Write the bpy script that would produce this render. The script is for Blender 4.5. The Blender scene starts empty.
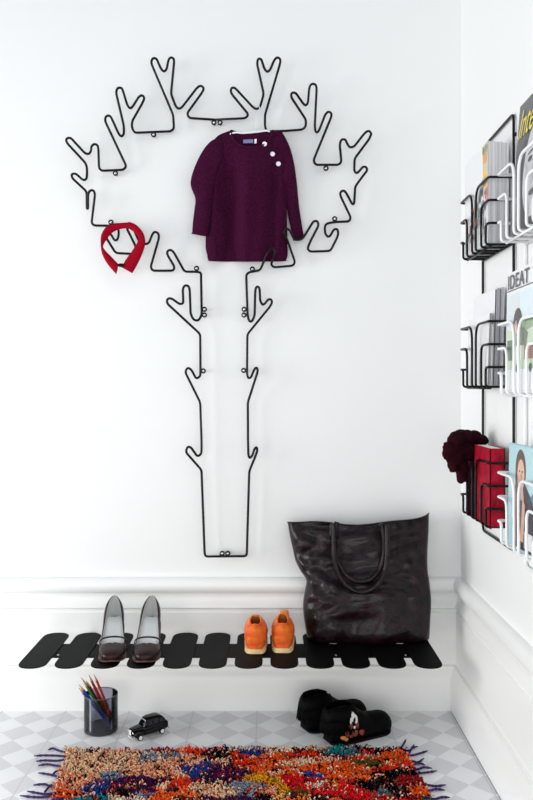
import bpy, bmesh, math, random
from mathutils import Vector, Matrix, noise
random.seed(7)
C = bpy.context.scene.collection
PI = math.pi
F, D, H0, VX, VY = 776.0, 2.39, 0.977, 268.0, 388.0
XR = 0.594                      # right wall plane

def P(px, py, Z):               # photo position + distance -> place in the room
    return Vector(((px - VX) * Z / F, Z - D, H0 - (py - VY) * Z / F))

# ------------------------------------------------------------------ materials
def mat(name, col, rough=0.5, metal=0.0, bump=0.0, bscale=50.0, vary=0.0, vscale=8.0, spec=0.5, stretch=None, col2=None, sheen=0.0, coat=0.0, alpha=None):
    m = bpy.data.materials.new(name); m.use_nodes = True
    nt = m.node_tree; b = nt.nodes['Principled BSDF']
    b.inputs['Base Color'].default_value = (*col, 1); b.inputs['Roughness'].default_value = rough
    b.inputs['Metallic'].default_value = metal; b.inputs['Specular IOR Level'].default_value = spec
    if sheen: b.inputs['Sheen Weight'].default_value = sheen
    if coat: b.inputs['Coat Weight'].default_value = coat; b.inputs['Coat Roughness'].default_value = 0.15
    if bump or vary:
        tc = nt.nodes.new('ShaderNodeTexCoord'); mp = nt.nodes.new('ShaderNodeMapping')
        nt.links.new(tc.outputs['Object'], mp.inputs[0])
        if stretch: mp.inputs['Scale'].default_value = stretch
    if bump:
        n = nt.nodes.new('ShaderNodeTexNoise'); n.inputs['Scale'].default_value = bscale; n.inputs['Detail'].default_value = 4
        bp = nt.nodes.new('ShaderNodeBump'); bp.inputs['Strength'].default_value = bump; bp.inputs['Distance'].default_value = 0.003
        nt.links.new(mp.outputs[0], n.inputs[0]); nt.links.new(n.outputs[0], bp.inputs['Height']); nt.links.new(bp.outputs[0], b.inputs['Normal'])
    if vary:
        n = nt.nodes.new('ShaderNodeTexNoise'); n.inputs['Scale'].default_value = vscale; n.inputs['Detail'].default_value = 5
        r = nt.nodes.new('ShaderNodeValToRGB'); nt.links.new(mp.outputs[0], n.inputs[0]); nt.links.new(n.outputs[0], r.inputs[0])
        r.color_ramp.elements[0].position = .3; r.color_ramp.elements[1].position = .7
        r.color_ramp.elements[0].color = (*[max(0, c * (1 - vary)) for c in col], 1)
        r.color_ramp.elements[1].color = (*(col2 or [min(1, c * (1 + vary)) for c in col]), 1)
        nt.links.new(r.outputs[0], b.inputs['Base Color'])
    return m
def srgb(r, g, b):
    f = lambda c: (c / 255 / 12.92) if c <= 10 else ((c / 255 + .055) / 1.055) ** 2.4
    return (f(r), f(g), f(b))
M = {}
M['wall'] = mat('wall_paint', (.86, .862, .855), .65, bump=.04, bscale=120)
M['trim'] = mat('trim_gloss_paint', (.90, .90, .885), .32, bump=.03, bscale=30)
M['black_wire'] = mat('black_powder_coat', (.003, .003, .0033), .35, spec=.22)
M['white_wire'] = mat('white_powder_coat', (.88, .88, .88), .3)
M['plate'] = mat('black_steel_plate', (.0022, .0022, .0025), .55, bump=.05, bscale=400, spec=.07)
M['steel'] = mat('steel', (.6, .6, .6), .25, 1)
M['wool'] = None
M['leather'] = None
M['brown_leather'] = mat('brown_leather', (.016, .0035, .0035), .28, bump=.04, bscale=300, spec=.26)
M['lining'] = mat('silver_lining', (.50, .50, .49), .42)
M['insole'] = mat('pale_insole', (.86, .87, .88), .4)
M['tan_edge'] = mat('tan_sole_edge', (.10, .045, .03), .4)
M['orange'] = mat('orange_leather', srgb(212, 58, 24), .5, bump=.3, bscale=90, vary=.05, col2=srgb(240, 128, 30), vscale=26, stretch=(1, 1, 2.0), spec=.3)
M['orange_in'] = mat('orange_lining', srgb(214, 128, 60), .8)
M['dark_in'] = mat('dark_inside', (.004, .003, .003), .9, spec=.1)
M['cream'] = mat('cream_rubber', srgb(235, 205, 150), .6)
M['suede'] = mat('black_suede', (.0025, .0025, .003), .6, bump=.25, bscale=160, spec=.05)
M['bead_white'] = mat('white_beads', (.8, .78, .75), .35, bump=.5, bscale=500)
M['bead_brown'] = mat('brown_beads', srgb(126, 46, 20), .35, bump=.5, bscale=500)
M['bead_amber'] = mat('amber_beads', srgb(214, 130, 60), .35, bump=.5, bscale=500)
M['red_collar'] = mat('red_cotton', srgb(150, 6, 32), .8, spec=.06, bump=.15, bscale=600)
M['red_book'] = mat('mottled_red_cloth', srgb(160, 12, 40), .6, spec=.15, vary=.45, vscale=45, stretch=(1.5, 1.5, .8))
M['paper'] = mat('paper', (.84, .84, .84), .7)
M['scarf'] = mat('burgundy_wool', (.020, .0018, .005), .95, bump=1, bscale=140, spec=.1)
M['purple'] = mat('purple_yarn', srgb(52, 24, 84), .85)
M['black_gloss'] = mat('black_gloss_enamel', (.002, .002, .002), .12, spec=.3)
M['chrome'] = mat('chrome', (.85, .85, .85), .15, 1)
M['white_plastic'] = mat('white_plastic', (.85, .85, .83), .35)
M['hanger'] = mat('white_hanger', (.82, .85, .87), .35)
M['rubber'] = mat('rubber', (.004, .004, .004), .7, spec=.15)
M['taxi_glass'] = mat('dark_glass', (.03, .035, .04), .06)
M['pearl'] = mat('pearl_button', (.85, .82, .84), .2)
M['label'] = mat('woven_label', srgb(120, 125, 170), .6)
M['navy'] = mat('navy_print', srgb(40, 40, 95), .6)

def wave_knit(name, col, col2):
    m = mat(name, col, .9, spec=.06, sheen=.12); nt = m.node_tree; b = nt.nodes['Principled BSDF']
    b.inputs['Sheen Roughness'].default_value = .4
    b.inputs['Sheen Tint'].default_value = (.6, .15, .4, 1)
    tc = nt.nodes.new('ShaderNodeTexCoord')
    w = nt.nodes.new('ShaderNodeTexWave'); w.wave_type = 'BANDS'; w.bands_direction = 'X'; w.inputs['Scale'].default_value = 110; w.inputs['Distortion'].default_value = .5
    w2 = nt.nodes.new('ShaderNodeTexWave'); w2.bands_direction = 'Z'; w2.inputs['Scale'].default_value = 80
    ad = nt.nodes.new('ShaderNodeMath'); ad.operation = 'ADD'
    for q in (w, w2): nt.links.new(tc.outputs['Object'], q.inputs[0])
    nt.links.new(w.outputs['Fac'], ad.inputs[0]); nt.links.new(w2.outputs['Fac'], ad.inputs[1])
    bp = nt.nodes.new('ShaderNodeBump'); bp.inputs['Strength'].default_value = .35; bp.inputs['Distance'].default_value = .001
    nt.links.new(ad.outputs[0], bp.inputs['Height']); nt.links.new(bp.outputs[0], b.inputs['Normal'])
    n = nt.nodes.new('ShaderNodeTexNoise'); n.inputs['Scale'].default_value = 220; n.inputs['Detail'].default_value = 3
    r = nt.nodes.new('ShaderNodeValToRGB'); nt.links.new(tc.outputs['Object'], n.inputs[0]); nt.links.new(n.outputs[0], r.inputs[0])
    r.color_ramp.elements[0].position = .3; r.color_ramp.elements[1].position = .75
    r.color_ramp.elements[0].color = (*col, 1); r.color_ramp.elements[1].color = (*col2, 1)
    nt.links.new(r.outputs[0], b.inputs['Base Color'])
    return m
M['wool'] = wave_knit('plum_wool', srgb(46, 7, 32), srgb(72, 19, 54))

def bag_leather():
    m = mat('dark_brown_leather', (.008, .005, .006), .34, spec=.16, coat=.22); nt = m.node_tree; b = nt.nodes['Principled BSDF']
    tc = nt.nodes.new('ShaderNodeTexCoord')
    n = nt.nodes.new('ShaderNodeTexNoise'); n.inputs['Scale'].default_value = 16; n.inputs['Detail'].default_value = 8; n.inputs['Roughness'].default_value = .6
    v = nt.nodes.new('ShaderNodeTexVoronoi'); v.inputs['Scale'].default_value = 260
    mix = nt.nodes.new('ShaderNodeMath'); mix.operation = 'MULTIPLY_ADD'; mix.inputs[1].default_value = .12
    nt.links.new(tc.outputs['Object'], n.inputs[0]); nt.links.new(tc.outputs['Object'], v.inputs[0])
    nt.links.new(v.outputs['Distance'], mix.inputs[0]); nt.links.new(n.outputs[0], mix.inputs[2])
    bp = nt.nodes.new('ShaderNodeBump'); bp.inputs['Strength'].default_value = .8; bp.inputs['Distance'].default_value = .010
    nt.links.new(mix.outputs[0], bp.inputs['Height']); nt.links.new(bp.outputs[0], b.inputs['Normal'])
    n2 = nt.nodes.new('ShaderNodeTexNoise'); n2.inputs['Scale'].default_value = 40; n2.inputs['Detail'].default_value = 6
    r = nt.nodes.new('ShaderNodeValToRGB'); nt.links.new(tc.outputs['Object'], n2.inputs[0]); nt.links.new(n2.outputs[0], r.inputs[0])
    r.color_ramp.elements[0].position = .35; r.color_ramp.elements[0].color = (.0022, .0010, .0014, 1)
    r.color_ramp.elements[1].position = .7; r.color_ramp.elements[1].color = (.018, .006, .010, 1)
    nt.links.new(r.outputs[0], b.inputs['Base Color'])
    r2 = nt.nodes.new('ShaderNodeMapRange'); r2.inputs[3].default_value = .2; r2.inputs[4].default_value = .42
    nt.links.new(n2.outputs[0], r2.inputs[0]); nt.links.new(r2.outputs[0], b.inputs['Roughness'])
    return m
M['leather'] = bag_leather()

def smoked(name, tint, gloss=.12):
    m = bpy.data.materials.new(name); m.use_nodes = True; nt = m.node_tree; nt.nodes.clear()
    out = nt.nodes.new('ShaderNodeOutputMaterial'); t = nt.nodes.new('ShaderNodeBsdfTransparent'); t.inputs[0].default_value = (*tint, 1)
    g = nt.nodes.new('ShaderNodeBsdfGlossy'); g.inputs['Roughness'].default_value = .08; g.inputs[0].default_value = (1, 1, 1, 1)
    fr = nt.nodes.new('ShaderNodeFresnel'); fr.inputs[0].default_value = 1.4
    mx = nt.nodes.new('ShaderNodeMixShader'); nt.links.new(fr.outputs[0], mx.inputs[0]); nt.links.new(t.outputs[0], mx.inputs[1]); nt.links.new(g.outputs[0], mx.inputs[2])
    nt.links.new(mx.outputs[0], out.inputs[0]); return m
M['smoke'] = smoked('smoked_acrylic', (.66, .67, .72))

def floor_mat():
    d = .0963
    m = mat('vinyl_diamond_floor', (.8, .8, .8), .38, bump=.02, bscale=60); nt = m.node_tree; b = nt.nodes['Principled BSDF']
    g = nt.nodes.new('ShaderNodeNewGeometry'); sp = nt.nodes.new('ShaderNodeSeparateXYZ'); nt.links.new(g.outputs['Position'], sp.inputs[0])
    def mth(op, a, bb, c=None):
        q = nt.nodes.new('ShaderNodeMath'); q.operation = op
        for i, v in enumerate((a, bb, c)):
            if v is None: continue
            if isinstance(v, (int, float)): q.inputs[i].default_value = v
            else: nt.links.new(v, q.inputs[i])
        return q.outputs[0]
    u = mth('MULTIPLY_ADD', sp.outputs[0], 1 / d, .033 / d)
    v = mth('MULTIPLY_ADD', sp.outputs[1], 1 / d, .0945 / d)
    p = mth('ADD', mth('ADD', u, v), .5 + 40); q = mth('ADD', mth('SUBTRACT', u, v), .5 + 40)
    fp = mth('FLOOR', p, 0); fq = mth('FLOOR', q, 0)
    par = mth('MODULO', mth('ADD', fp, fq), 2)          # 0 -> grey
    n = nt.nodes.new('ShaderNodeTexNoise'); n.inputs['Scale'].default_value = 9; n.inputs['Detail'].default_value = 5
    nt.links.new(g.outputs['Position'], n.inputs[0])
    mx = nt.nodes.new('ShaderNodeMix'); mx.data_type = 'RGBA'
    mx.inputs[6].default_value = (*srgb(228, 226, 229), 1); mx.inputs[7].default_value = (*srgb(250, 250, 251), 1)
    nt.links.new(par, mx.inputs[0])
    mx2 = nt.nodes.new('ShaderNodeMix'); mx2.data_type = 'RGBA'; mx2.blend_type = 'MULTIPLY'; mx2.inputs[0].default_value = .04
    nt.links.new(mx.outputs[2], mx2.inputs[6]); nt.links.new(n.outputs[0], mx2.inputs[7])
    # board joints
    jm = mth('ABSOLUTE', mth('SUBTRACT', mth('FRACT', mth('ADD', mth('MULTIPLY', u, .5), 20.5), 0), .5), 0)
    jl = mth('LESS_THAN', jm, .0028)
    mx3 = nt.nodes.new('ShaderNodeMix'); mx3.data_type = 'RGBA'; mx3.inputs[7].default_value = (.30, .30, .30, 1)
    jf = mth('MULTIPLY', jl, .7)
    nt.links.new(jf, mx3.inputs[0]); nt.links.new(mx2.outputs[2], mx3.inputs[6]); nt.links.new(mx3.outputs[2], b.inputs['Base Color'])
    return m
M['floor'] = floor_mat()

# ------------------------------------------------------------------ object helpers
def link(name, me, parent=None, mats=(), smooth=True):
    o = bpy.data.objects.new(name, me); C.objects.link(o)
    for m in mats: me.materials.append(M[m] if isinstance(m, str) else m)
    if smooth:
        for p in me.polygons: p.use_smooth = True
    if parent: o.parent = parent
    return o
def obj(name, bm, mats, parent=None, smooth=True, recalc=True, auto=None):
    if isinstance(mats, str) or not isinstance(mats, (list, tuple)): mats = [mats]
    if recalc: bmesh.ops.recalc_face_normals(bm, faces=bm.faces)
    me = bpy.data.meshes.new(name); bm.to_mesh(me); bm.free()
    o = link(name, me, parent, mats, smooth)
    if auto is not None: me.set_sharp_from_angle(angle=math.radians(auto))
    return o
def tag(o, label=None, cat=None, group=None, kind=None):
    if label: o['label'] = label
    if cat: o['category'] = cat
    if group: o['group'] = group
    if kind: o['kind'] = kind
    return o
def thing(name, label, cat, loc=(0, 0, 0), rot=(0, 0, 0), group=None):
    o = bpy.data.objects.new(name, None); C.objects.link(o); o.empty_display_size = .05
    o.location = loc; o.rotation_euler = rot
    return tag(o, label, cat, group)

def box(bm, lo, hi, bevel=0, seg=2, mi=0):
    r = bmesh.ops.create_cube(bm, size=1)
    vs = r['verts']
    for v in vs: v.co = Vector([lo[i] + (v.co[i] + .5) * (hi[i] - lo[i]) for i in range(3)])
    fs = set(f for v in vs for f in v.link_faces)
    for f in fs: f.material_index = mi
    if bevel:
        es = list(set(e for v in vs for e in v.link_edges))
        bmesh.ops.bevel(bm, geom=es, offset=bevel, segments=seg, affect='EDGES', profile=.5)
def fillet(pts, r=.006, seg=4, closed=False):
    pts = [Vector(p) for p in pts]; n = len(pts); out = []
    for i, p in enumerate(pts):
        if not closed and i in (0, n - 1): out.append(p); continue
        a, b = pts[i - 1], pts[(i + 1) % n]
        da, db = (a - p), (b - p); ca = min(r, da.length * .5); cb = min(r, db.length * .5)
        A = p + da.normalized() * ca; B = p + db.normalized() * cb
        for k in range(seg + 1):
            t = k / seg; q = (1 - t) ** 2 * A + 2 * t * (1 - t) * p + t * t * B
            if not out or (out[-1] - q).length > 1e-5: out.append(q)
    if closed and (out[0] - out[-1]).length < 1e-5: out.pop()
    return out
def catmull(pts, k=6, closed=False):
    n = len(pts); L = [tuple(p) for p in pts]; dim = len(L[0]); out = []
    rng = range(n) if closed else range(n - 1)
    for i in rng:
        if closed: p0, p1, p2, p3 = L[i - 1], L[i], L[(i + 1) % n], L[(i + 2) % n]
        else: p0, p1, p2, p3 = L[max(i - 1, 0)], L[i], L[i + 1], L[min(i + 2, n - 1)]
        for j in range(k):
            t = j / k
            out.append(tuple(.5 * ((2 * p1[d]) + (-p0[d] + p2[d]) * t + (2 * p0[d] - 5 * p1[d] + 4 * p2[d] - p3[d]) * t * t + (-p0[d] + 3 * p1[d] - 3 * p2[d] + p3[d]) * t ** 3) for d in range(dim)))
    if not closed: out.append(L[-1])
    return out
def loft(bm, loops, closed=True, cap=(False, False), ring=False, mi=0):
    V = [[bm.verts.new(p) for p in lp] for lp in loops]; n = len(loops[0])
    R = len(V) if ring else len(V) - 1
    for i in range(R):
        a, b = V[i], V[(i + 1) % len(V)]
        for j in range(n if closed else n - 1):
            try:
                f = bm.faces.new((a[j], a[(j + 1) % n], b[(j + 1) % n], b[j])); f.material_index = mi
            except ValueError: pass
    if cap[0]: bm.faces.new(V[0][::-1]).material_index = mi
    if cap[1]: bm.faces.new(V[-1]).material_index = mi
    return V
def tube(bm, pts, r, n=8, closed=False, mi=0, flat=1.0):
    pts = [Vector(p) for p in pts]; N = len(pts)
    rad = r if hasattr(r, '__len__') else [r] * N
    T = []
    for i in range(N):
        if closed: t = pts[(i + 1) % N] - pts[i - 1]
        else: t = pts[min(i + 1, N - 1)] - pts[max(i - 1, 0)]
        T.append(t.normalized() if t.length > 1e-9 else Vector((0, 0, 1)))
    up = Vector((0, 1, 0)) if abs(T[0].y) < .9 else Vector((1, 0, 0))
    u = (up - up.dot(T[0]) * T[0]).normalized(); loops = []
    for i in range(N):
        u = (u - u.dot(T[i]) * T[i]); u = u.normalized() if u.length > 1e-6 else T[i].orthogonal().normalized()
        w = T[i].cross(u)
        loops.append([pts[i] + rad[i] * (math.cos(2 * PI * k / n) * u * flat + math.sin(2 * PI * k / n) * w) for k in range(n)])
    loft(bm, loops, True, (not closed, not closed), ring=closed, mi=mi)
def ellipsoid(bm, c, r, seg=16, rings=10, rot=None, mi=0):
    res = bmesh.ops.create_uvsphere(bm, u_segments=seg, v_segments=rings, radius=1)
    for v in res['verts']:
        q = Vector((v.co.x * r[0], v.co.y * r[1], v.co.z * r[2]))
        if rot: q = rot @ q
        v.co = q + Vector(c)
    for f in set(f for v in res['verts'] for f in v.link_faces): f.material_index = mi
def solid(o, t, off=-1, mo=0, mr=0):
    m = o.modifiers.new('thickness', 'SOLIDIFY'); m.thickness = t; m.offset = off; m.material_offset = mo; m.material_offset_rim = mr
    return o
def subd(o, l=1):
    m = o.modifiers.new('smooth', 'SUBSURF'); m.levels = l; m.render_levels = l; return o

# ------------------------------------------------------------------ setting
bm = bmesh.new(); box(bm, (-2.2, -3.2, -.05), (XR + .1, .1, 0)); tag(obj('floor', bm, 'floor', smooth=False), kind='structure')
bm = bmesh.new(); box(bm, (-2.2, 0, 0), (XR + .1, .1, 2.7)); tag(obj('wall_back', bm, 'wall', smooth=False), kind='structure')
bm = bmesh.new(); box(bm, (XR, -3.2, 0), (XR + .1, 0, 2.7)); tag(obj('wall_right', bm, 'wall', smooth=False), kind='structure')

# baseboard profile: (projection from wall, pixel row on the back wall)
prof_px = [(0, 577.0), (.008, 577.4), (.020, 579), (.0275, 582), (.030, 586), (.0295, 589.5), (.024, 592), (.014, 593.2), (.012, 595.5), (.0135, 599), (.017, 603), (.022, 606), (.0225, 608), (.0165, 609.2), (.0165, 611.5), (.020, 612.5),
           (.0205, 661), (.0225, 664.5), (.030, 666.5), (.0305, 669.5), (.036, 673), (.040, 678.5), (.042, 680.5), (.042, 711.4)]
prof = [(b, max(0, H0 - (py - VY) * (D - b) / F)) for b, py in prof_px]
prof[-1] = (.042, 0)
def board(name, axis, a, b):
    bm = bmesh.new(); loops = []
    for t in (a, b):
        lp = [((t, -q, z) if axis == 'x' else (XR - q, t, z)) for q, z in prof]
        lp.append((t, 0, 0) if axis == 'x' else (XR, t, 0)); loops.append([Vector(v) for v in lp])
    loft(bm, loops, True, (True, True))
    o = obj(name, bm, 'trim', smooth=True, auto=38); tag(o, kind='structure'); return o
board('baseboard_back', 'x', -2.2, XR)
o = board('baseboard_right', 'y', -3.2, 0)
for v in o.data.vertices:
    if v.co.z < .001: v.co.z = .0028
bm = bmesh.new(); box(bm, (XR - .0415, -3.2, 0), (XR - .038, -.042, .0030)); tag(obj('gap_shadow_strip', bm, mat('gap_shadow', (.06, .06, .06), .9), smooth=False), kind='structure')  # dark strip in the gap below the baseboard, stands in for its shadow

# ------------------------------------------------------------------ wire tree coat rack
TB = .028          # distance of the wire from the wall
TT = .056          # the hook tips reach forward
W1 = [  # left half, from the bottom bar up
 (222,556.3,0),(205.5,556.5,0),(204.6,553,0),(201.5,470,0),(185.6,452,1),(187.6,446.4,1),(191,447.4,1),(197.2,456.5,0),(201,454.5,0),(201.6,450,0),(201.5,440,0),(200.2,402.4,0),(185.1,372,1),(187.6,367.4,1),(191.2,369.5,1),(196.2,378.8,0),(200.2,376.5,0),(200.5,372,0),
 (200.2,334.1,0),(166.8,303.2,1),(167.3,298.5,1),(171.5,298.3,1),(179.6,304.2,0),(183.2,303.5,0),(183.2,299,0),(182.8,289,1),(184.4,285.5,1),(188,285.4,1),(189.7,289,1),(190.6,314,0),(193.5,320,0),(198.5,320.8,0),(201.7,315,0),
 (201,273,0),(197.5,271.7,0),(184.6,271.7,0),(173.5,251.8,1),(170.6,249.6,1),(167.3,251,1),(167.2,254.6,1),(174.6,267,0),(173.5,270.7,0),(152.5,270.7,0),(150.6,267,0),(159,238,1),(158.4,232.8,1),(154.2,231.6,1),(152,235,1),(149.3,242.4,0),(146,244.4,0),(140,243.5,0),
 (133,228,1),(131,223,1),(127.2,223.4,1),(126.6,228,1),(136,247,0),(134,254,0),(115.6,253,0),(106.3,238,1),(107,233.3,1),(110.8,234,1),(114.6,240.6,0),(117.6,239.8,0),(119,233,0),(117.5,225.8,0),(94,225.5,0),(91.5,223,0),
 (95,194.5,1),(94,190.6,1),(90.5,190,1),(88,193.5,1),(88,208.5,0),(86.9,209,0),(86.6,191.5,0),(72,178,1),(71.6,174.4,1),(75.4,173.2,1),(83,180.2,0),(86.4,179.4,0),(87,175,0),(87,167.5,0),(85.5,163,0),(66.4,142.4,1),(66.2,138.6,1),(70.4,137.4,1),(85,153.4,0),(89,154.2,0),(91,151,0),(91.4,146.2,1),(94.2,143.8,1),(97.6,145,1),(98.4,149,1),(99,168,0),(101.4,170.8,0),(123.5,169.8,0),(126.4,166.4,0),
 (105,121,1),(105.6,116.4,1),(109.6,115.2,1),(112,119,1),(119,134.6,0),(121.6,136.8,0),(124,134,0),(123.8,125.6,0),(116,92.5,1),(117.4,87.8,1),(121.6,87.6,1),(123.2,91.5,1),(127.3,105.4,0),(130.2,108.8,0),(133,106.2,0),(138.7,96.8,1),(142,94.9,1),(144.6,97.6,1),(143,102,1),(132,121.5,0),(132,128,0),(134.5,132.8,0),(171,131.3,0),(174,128.6,0),(173.2,115,0),
 (151,62.8,1),(152.4,58.2,1),(156.4,58.2,1),(161,69,0),(164,72,0),(166.8,69,0),(168.4,60,1),(170.4,57.2,1),(173.6,58.2,1),(174.2,61.5,1),(171,94,0),(175.8,106.6,0),(178.6,109,0),(181.8,107.5,0),(197.6,87,1),(201.4,85.4,1),(204.2,88.6,1),(201.4,93.5,1),(187,113.4,0),(189,118,0),(215,119.7,0)]
W2 = [(215,119.7,0),(245.5,118.2,0),(248.6,114.6,0),(230.8,93,1),(231,88,1),(234.6,87.4,1),(253,107.3,0),(256.4,109.3,0),(260,107.4,0),(263.7,94,0),(257,63.5,1),(258,58.6,1),(261.2,58.8,1),(264.4,69,0),(267.4,72.3,0),(270.4,69.4,0),(274,60.4,1),(277,57,1),(280.6,59,1),(280,64,1),(265,115,0),(265,127,0),(267,131.4,0),(284.5,131,0),(302.6,129.6,0),(305.8,126.4,0),(306,119.8,0),
 (291,97,1),(291.4,92.8,1),(295.4,92.4,1),(303.4,104,0),(306,105.6,0),(308,103,0),(309.2,87.5,1),(311.4,83.7,1),(315.6,84.2,1),(316.7,88,1),(314.8,125.6,0),(315.4,131.8,0),(317.6,132.6,0),(319.4,129.6,0),(325.4,114,1),(328.6,111.2,1),(331.8,113.6,1),(331,117.6,1),(313.4,160.5,0),(315.5,164.8,0),(338.6,164.8,0),(341.4,162,0),(339.7,144.4,1),(341.2,139.4,1),(345.4,139.2,1),(347,143.4,1),(349.6,147.4,0),(354,146.8,0),(365,132.6,1),(369,130.4,1),(371.4,133.6,1),(369.4,138.8,1),(354.6,158.6,0),(354.2,171,0),(356.6,173.6,0),(359.6,170.8,0),(363,166.6,1),(366.4,167,1),(367.4,170.4,1),(364,174.5,1),(355.2,186.4,0),
 (354.2,203.6,0),(352.4,204.6,0),(346,192.4,1),(343.4,190.2,1),(340,192.4,1),(340.6,196.4,1),(350.8,217.4,0),(349.4,221.4,0),(335.6,222,0),(326.8,223.4,0),(324.8,226,0),(325,233,0),(327.4,237,0),(330.2,236,0),(333.8,229.4,1),(337.2,228.8,1),(338.4,232.6,1),(337.4,237,1),(331.2,249.4,0),(329,251,0),(310.2,251.6,0),(307.4,249,0),(310,242,0),(318.6,225.4,1),(317.6,221,1),(313.6,221,1),(304,236.6,0),(301,239.5,0),(294.4,240,0),
 (290.4,231,1),(287.4,228.4,1),(284.2,229.6,1),(284.4,234,1),(288,242,0),(295,262,0),(293.4,265.6,0),(273.5,267.4,0),(271,264.4,0),(275.4,252,1),(273.4,248.2,1),(270,248.6,1),(267.6,252.4,1),(260.7,269,0),(259,270.4,0),(248.5,272.4,0),(246.2,275,0),
 (247.6,315.8,0),(249.2,321.4,0),(252,321.6,0),(254.6,315.8,0),(255.2,291,1),(256.2,286.6,1),(259,286.8,1),(259.8,290.6,1),(260.2,301,0),(262.4,305,0),(265,303.6,0),(268,299.6,1),(271.2,299,1),(272.2,302.6,1),(270,306.6,1),(247.4,334.2,0),(247,373,0),(248,378.4,0),(251,377.6,0),(254.2,369.4,1),(256.6,367,1),(258,370.6,1),(247.8,402.4,0),(248,440,0),(248.4,455.6,0),(249.8,458.6,0),(252.6,455,0),(254.4,449,1),(256.8,446.6,1),(257.4,451,1),(249.2,471.5,0),(246.8,554,0),(245.6,556.2,0),(228,556.3,0),(222,556.3,0)]
def wpts(L): return [P(x, y, D - (TT if t else TB)) for x, y, t in L]
tree = thing('coat_rack', 'black bent wire coat rack shaped like a leafless tree on the white wall', 'coat rack', P(225, 556.5, D - TB))
def sub(name, pts, r=.0037):
    bm = bmesh.new(); tube(bm, [p - tree.location for p in fillet(pts, .009, 5)], r, 8)
    o = obj(name, bm, 'black_wire', tree); return o
a1, a2, a3 = wpts(W1), wpts(W2), None
sub('trunk_wire', a1[:34]); sub('branch_wire', a1[33:76]); sub('branch_wire', a1[75:]); 
k = len(a2) - 38
sub('branch_wire', a2[:58]); sub('branch_wire', a2[57:k + 1]); sub('trunk_wire', a2[k:])
for (x, y) in [(222.2,553.4),(227.8,553.4),(204.4,309.3),(204.4,315),(244.2,309.3),(244.0,315),(203.2,370.9),(243.8,370.4),(196.6,268.3),(115.5,173.2),(111,222.2),(252.4,269),(334.7,218.8),(326,168.2),(153.7,134.6),(214,122.6),(220,122.6)]:
    c = P(x, y, D - TB) - tree.location
    bm = bmesh.new()
    tube(bm, [c + Vector((.0062 * math.cos(q * PI / 8), 0, .0062 * math.sin(q * PI / 8))) for q in range(16)], .0023, 6, closed=True)
    g = obj('mounting_ring', bm, 'black_wire', tree)
    bm = bmesh.new(); tube(bm, [c + Vector((0, -.003, 0)), c + Vector((0, TB - .0005, 0))], .0022, 8)
    ellipsoid(bm, c + Vector((0, -.003, 0)), (.0042, .0025, .0042), 10, 6)
    s = obj('screw', bm, 'steel', g)

# ------------------------------------------------------------------ sweater
sw = thing('sweater', 'small dark plum knitted jumper with three white buttons hung on the wire tree', 'sweater', P(250, 196, D - .03))
S0 = sw.location
def body_pt(u, row, front):
    xl, xr, ys, yf, yb, T, B = row
    # u -1..1
    x = (xl + xr) / 2 + u * (xr - xl) / 2
    e = math.sqrt(max(0, 1 - u * u))
    y = ys + ((yf if front else yb) - ys) * (e ** .8)
    k = abs(u); prof_ = (1 - k ** 3.0)
    d = B + (T if front else -T * .35) * prof_ + T * .35
    if front:
        fold = math.sin(x * .34 + .6 * math.sin(y * .03)) * .0026 + math.sin(x * .17 + 1.2 + y * .012) * .0052
        fold += noise.noise(Vector((x * .06, y * .035, 3))) * .004
        fold += -.016 * math.exp(-((x - 230 - (y - 200) * .03) / 9) ** 2) + .007 * math.exp(-((x - 256) / 9) ** 2) - .008 * math.exp(-((x - 273 + (y - 200) * .02) / 4.5) ** 2) + .006 * math.exp(-((x - 214) / 4) ** 2)
        amp = 1.7 * min(1, max(0, (y - 140) / 45)) * (1 - k ** 4)
        d += fold * amp
        if y > 247: d += math.sin(x * 1.35) * .0009
        if y > 250: d -= .003 * prof_
    return P(x, y, D - d) - S0
rows_key = [ # xl xr ySide yFront yBack T backdepth
 (208.6,286.2,260.2,261.2,260,.020,.010),(207.2,287.2,255,256,255,.022,.009),(206.0,287.4,250,250.5,250,.024,.009),(205.6,287.4,244,244,244,.026,.010),(206,287.2,230,230,230,.028,.012),(207,286.8,210,210,210,.028,.018),(208.4,286.2,190,190,190,.028,.024),
 (209.6,285.6,172,174,172,.026,.030),(210.6,285.2,158,166,160,.024,.036),(211.6,284.8,148,160,152,.022,.040),(214,284.4,140,156,146,.020,.043),(219,282.6,135,152.5,140,.018,.046),(226,278.6,132,150,136,.016,.047),(231.5,272.6,130.2,147.6,133.4,.014,.047)]
rows = catmull(rows_key, 5)
NU = 44
loops = []
for r in rows:
    lp = [body_pt(-math.cos(PI * i / NU), r, True) for i in range(NU + 1)] + [body_pt(math.cos(PI * i / NU), r, False) for i in range(1, NU)]
    loops.append(lp)
bm = bmesh.new(); loft(bm, loops)
b_ = obj('body', bm, 'wool', sw); solid(b_, .0018, -1)
neck = rows[-1]
bm = bmesh.new(); nl = [body_pt(-math.cos(PI * i / NU), neck, True) for i in range(NU + 1)] + [body_pt(math.cos(PI * i / NU), neck, False) for i in range(1, NU)]
tube(bm, nl, .0042, 8, closed=True); obj('neck_band', bm, 'wool', sw)
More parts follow.
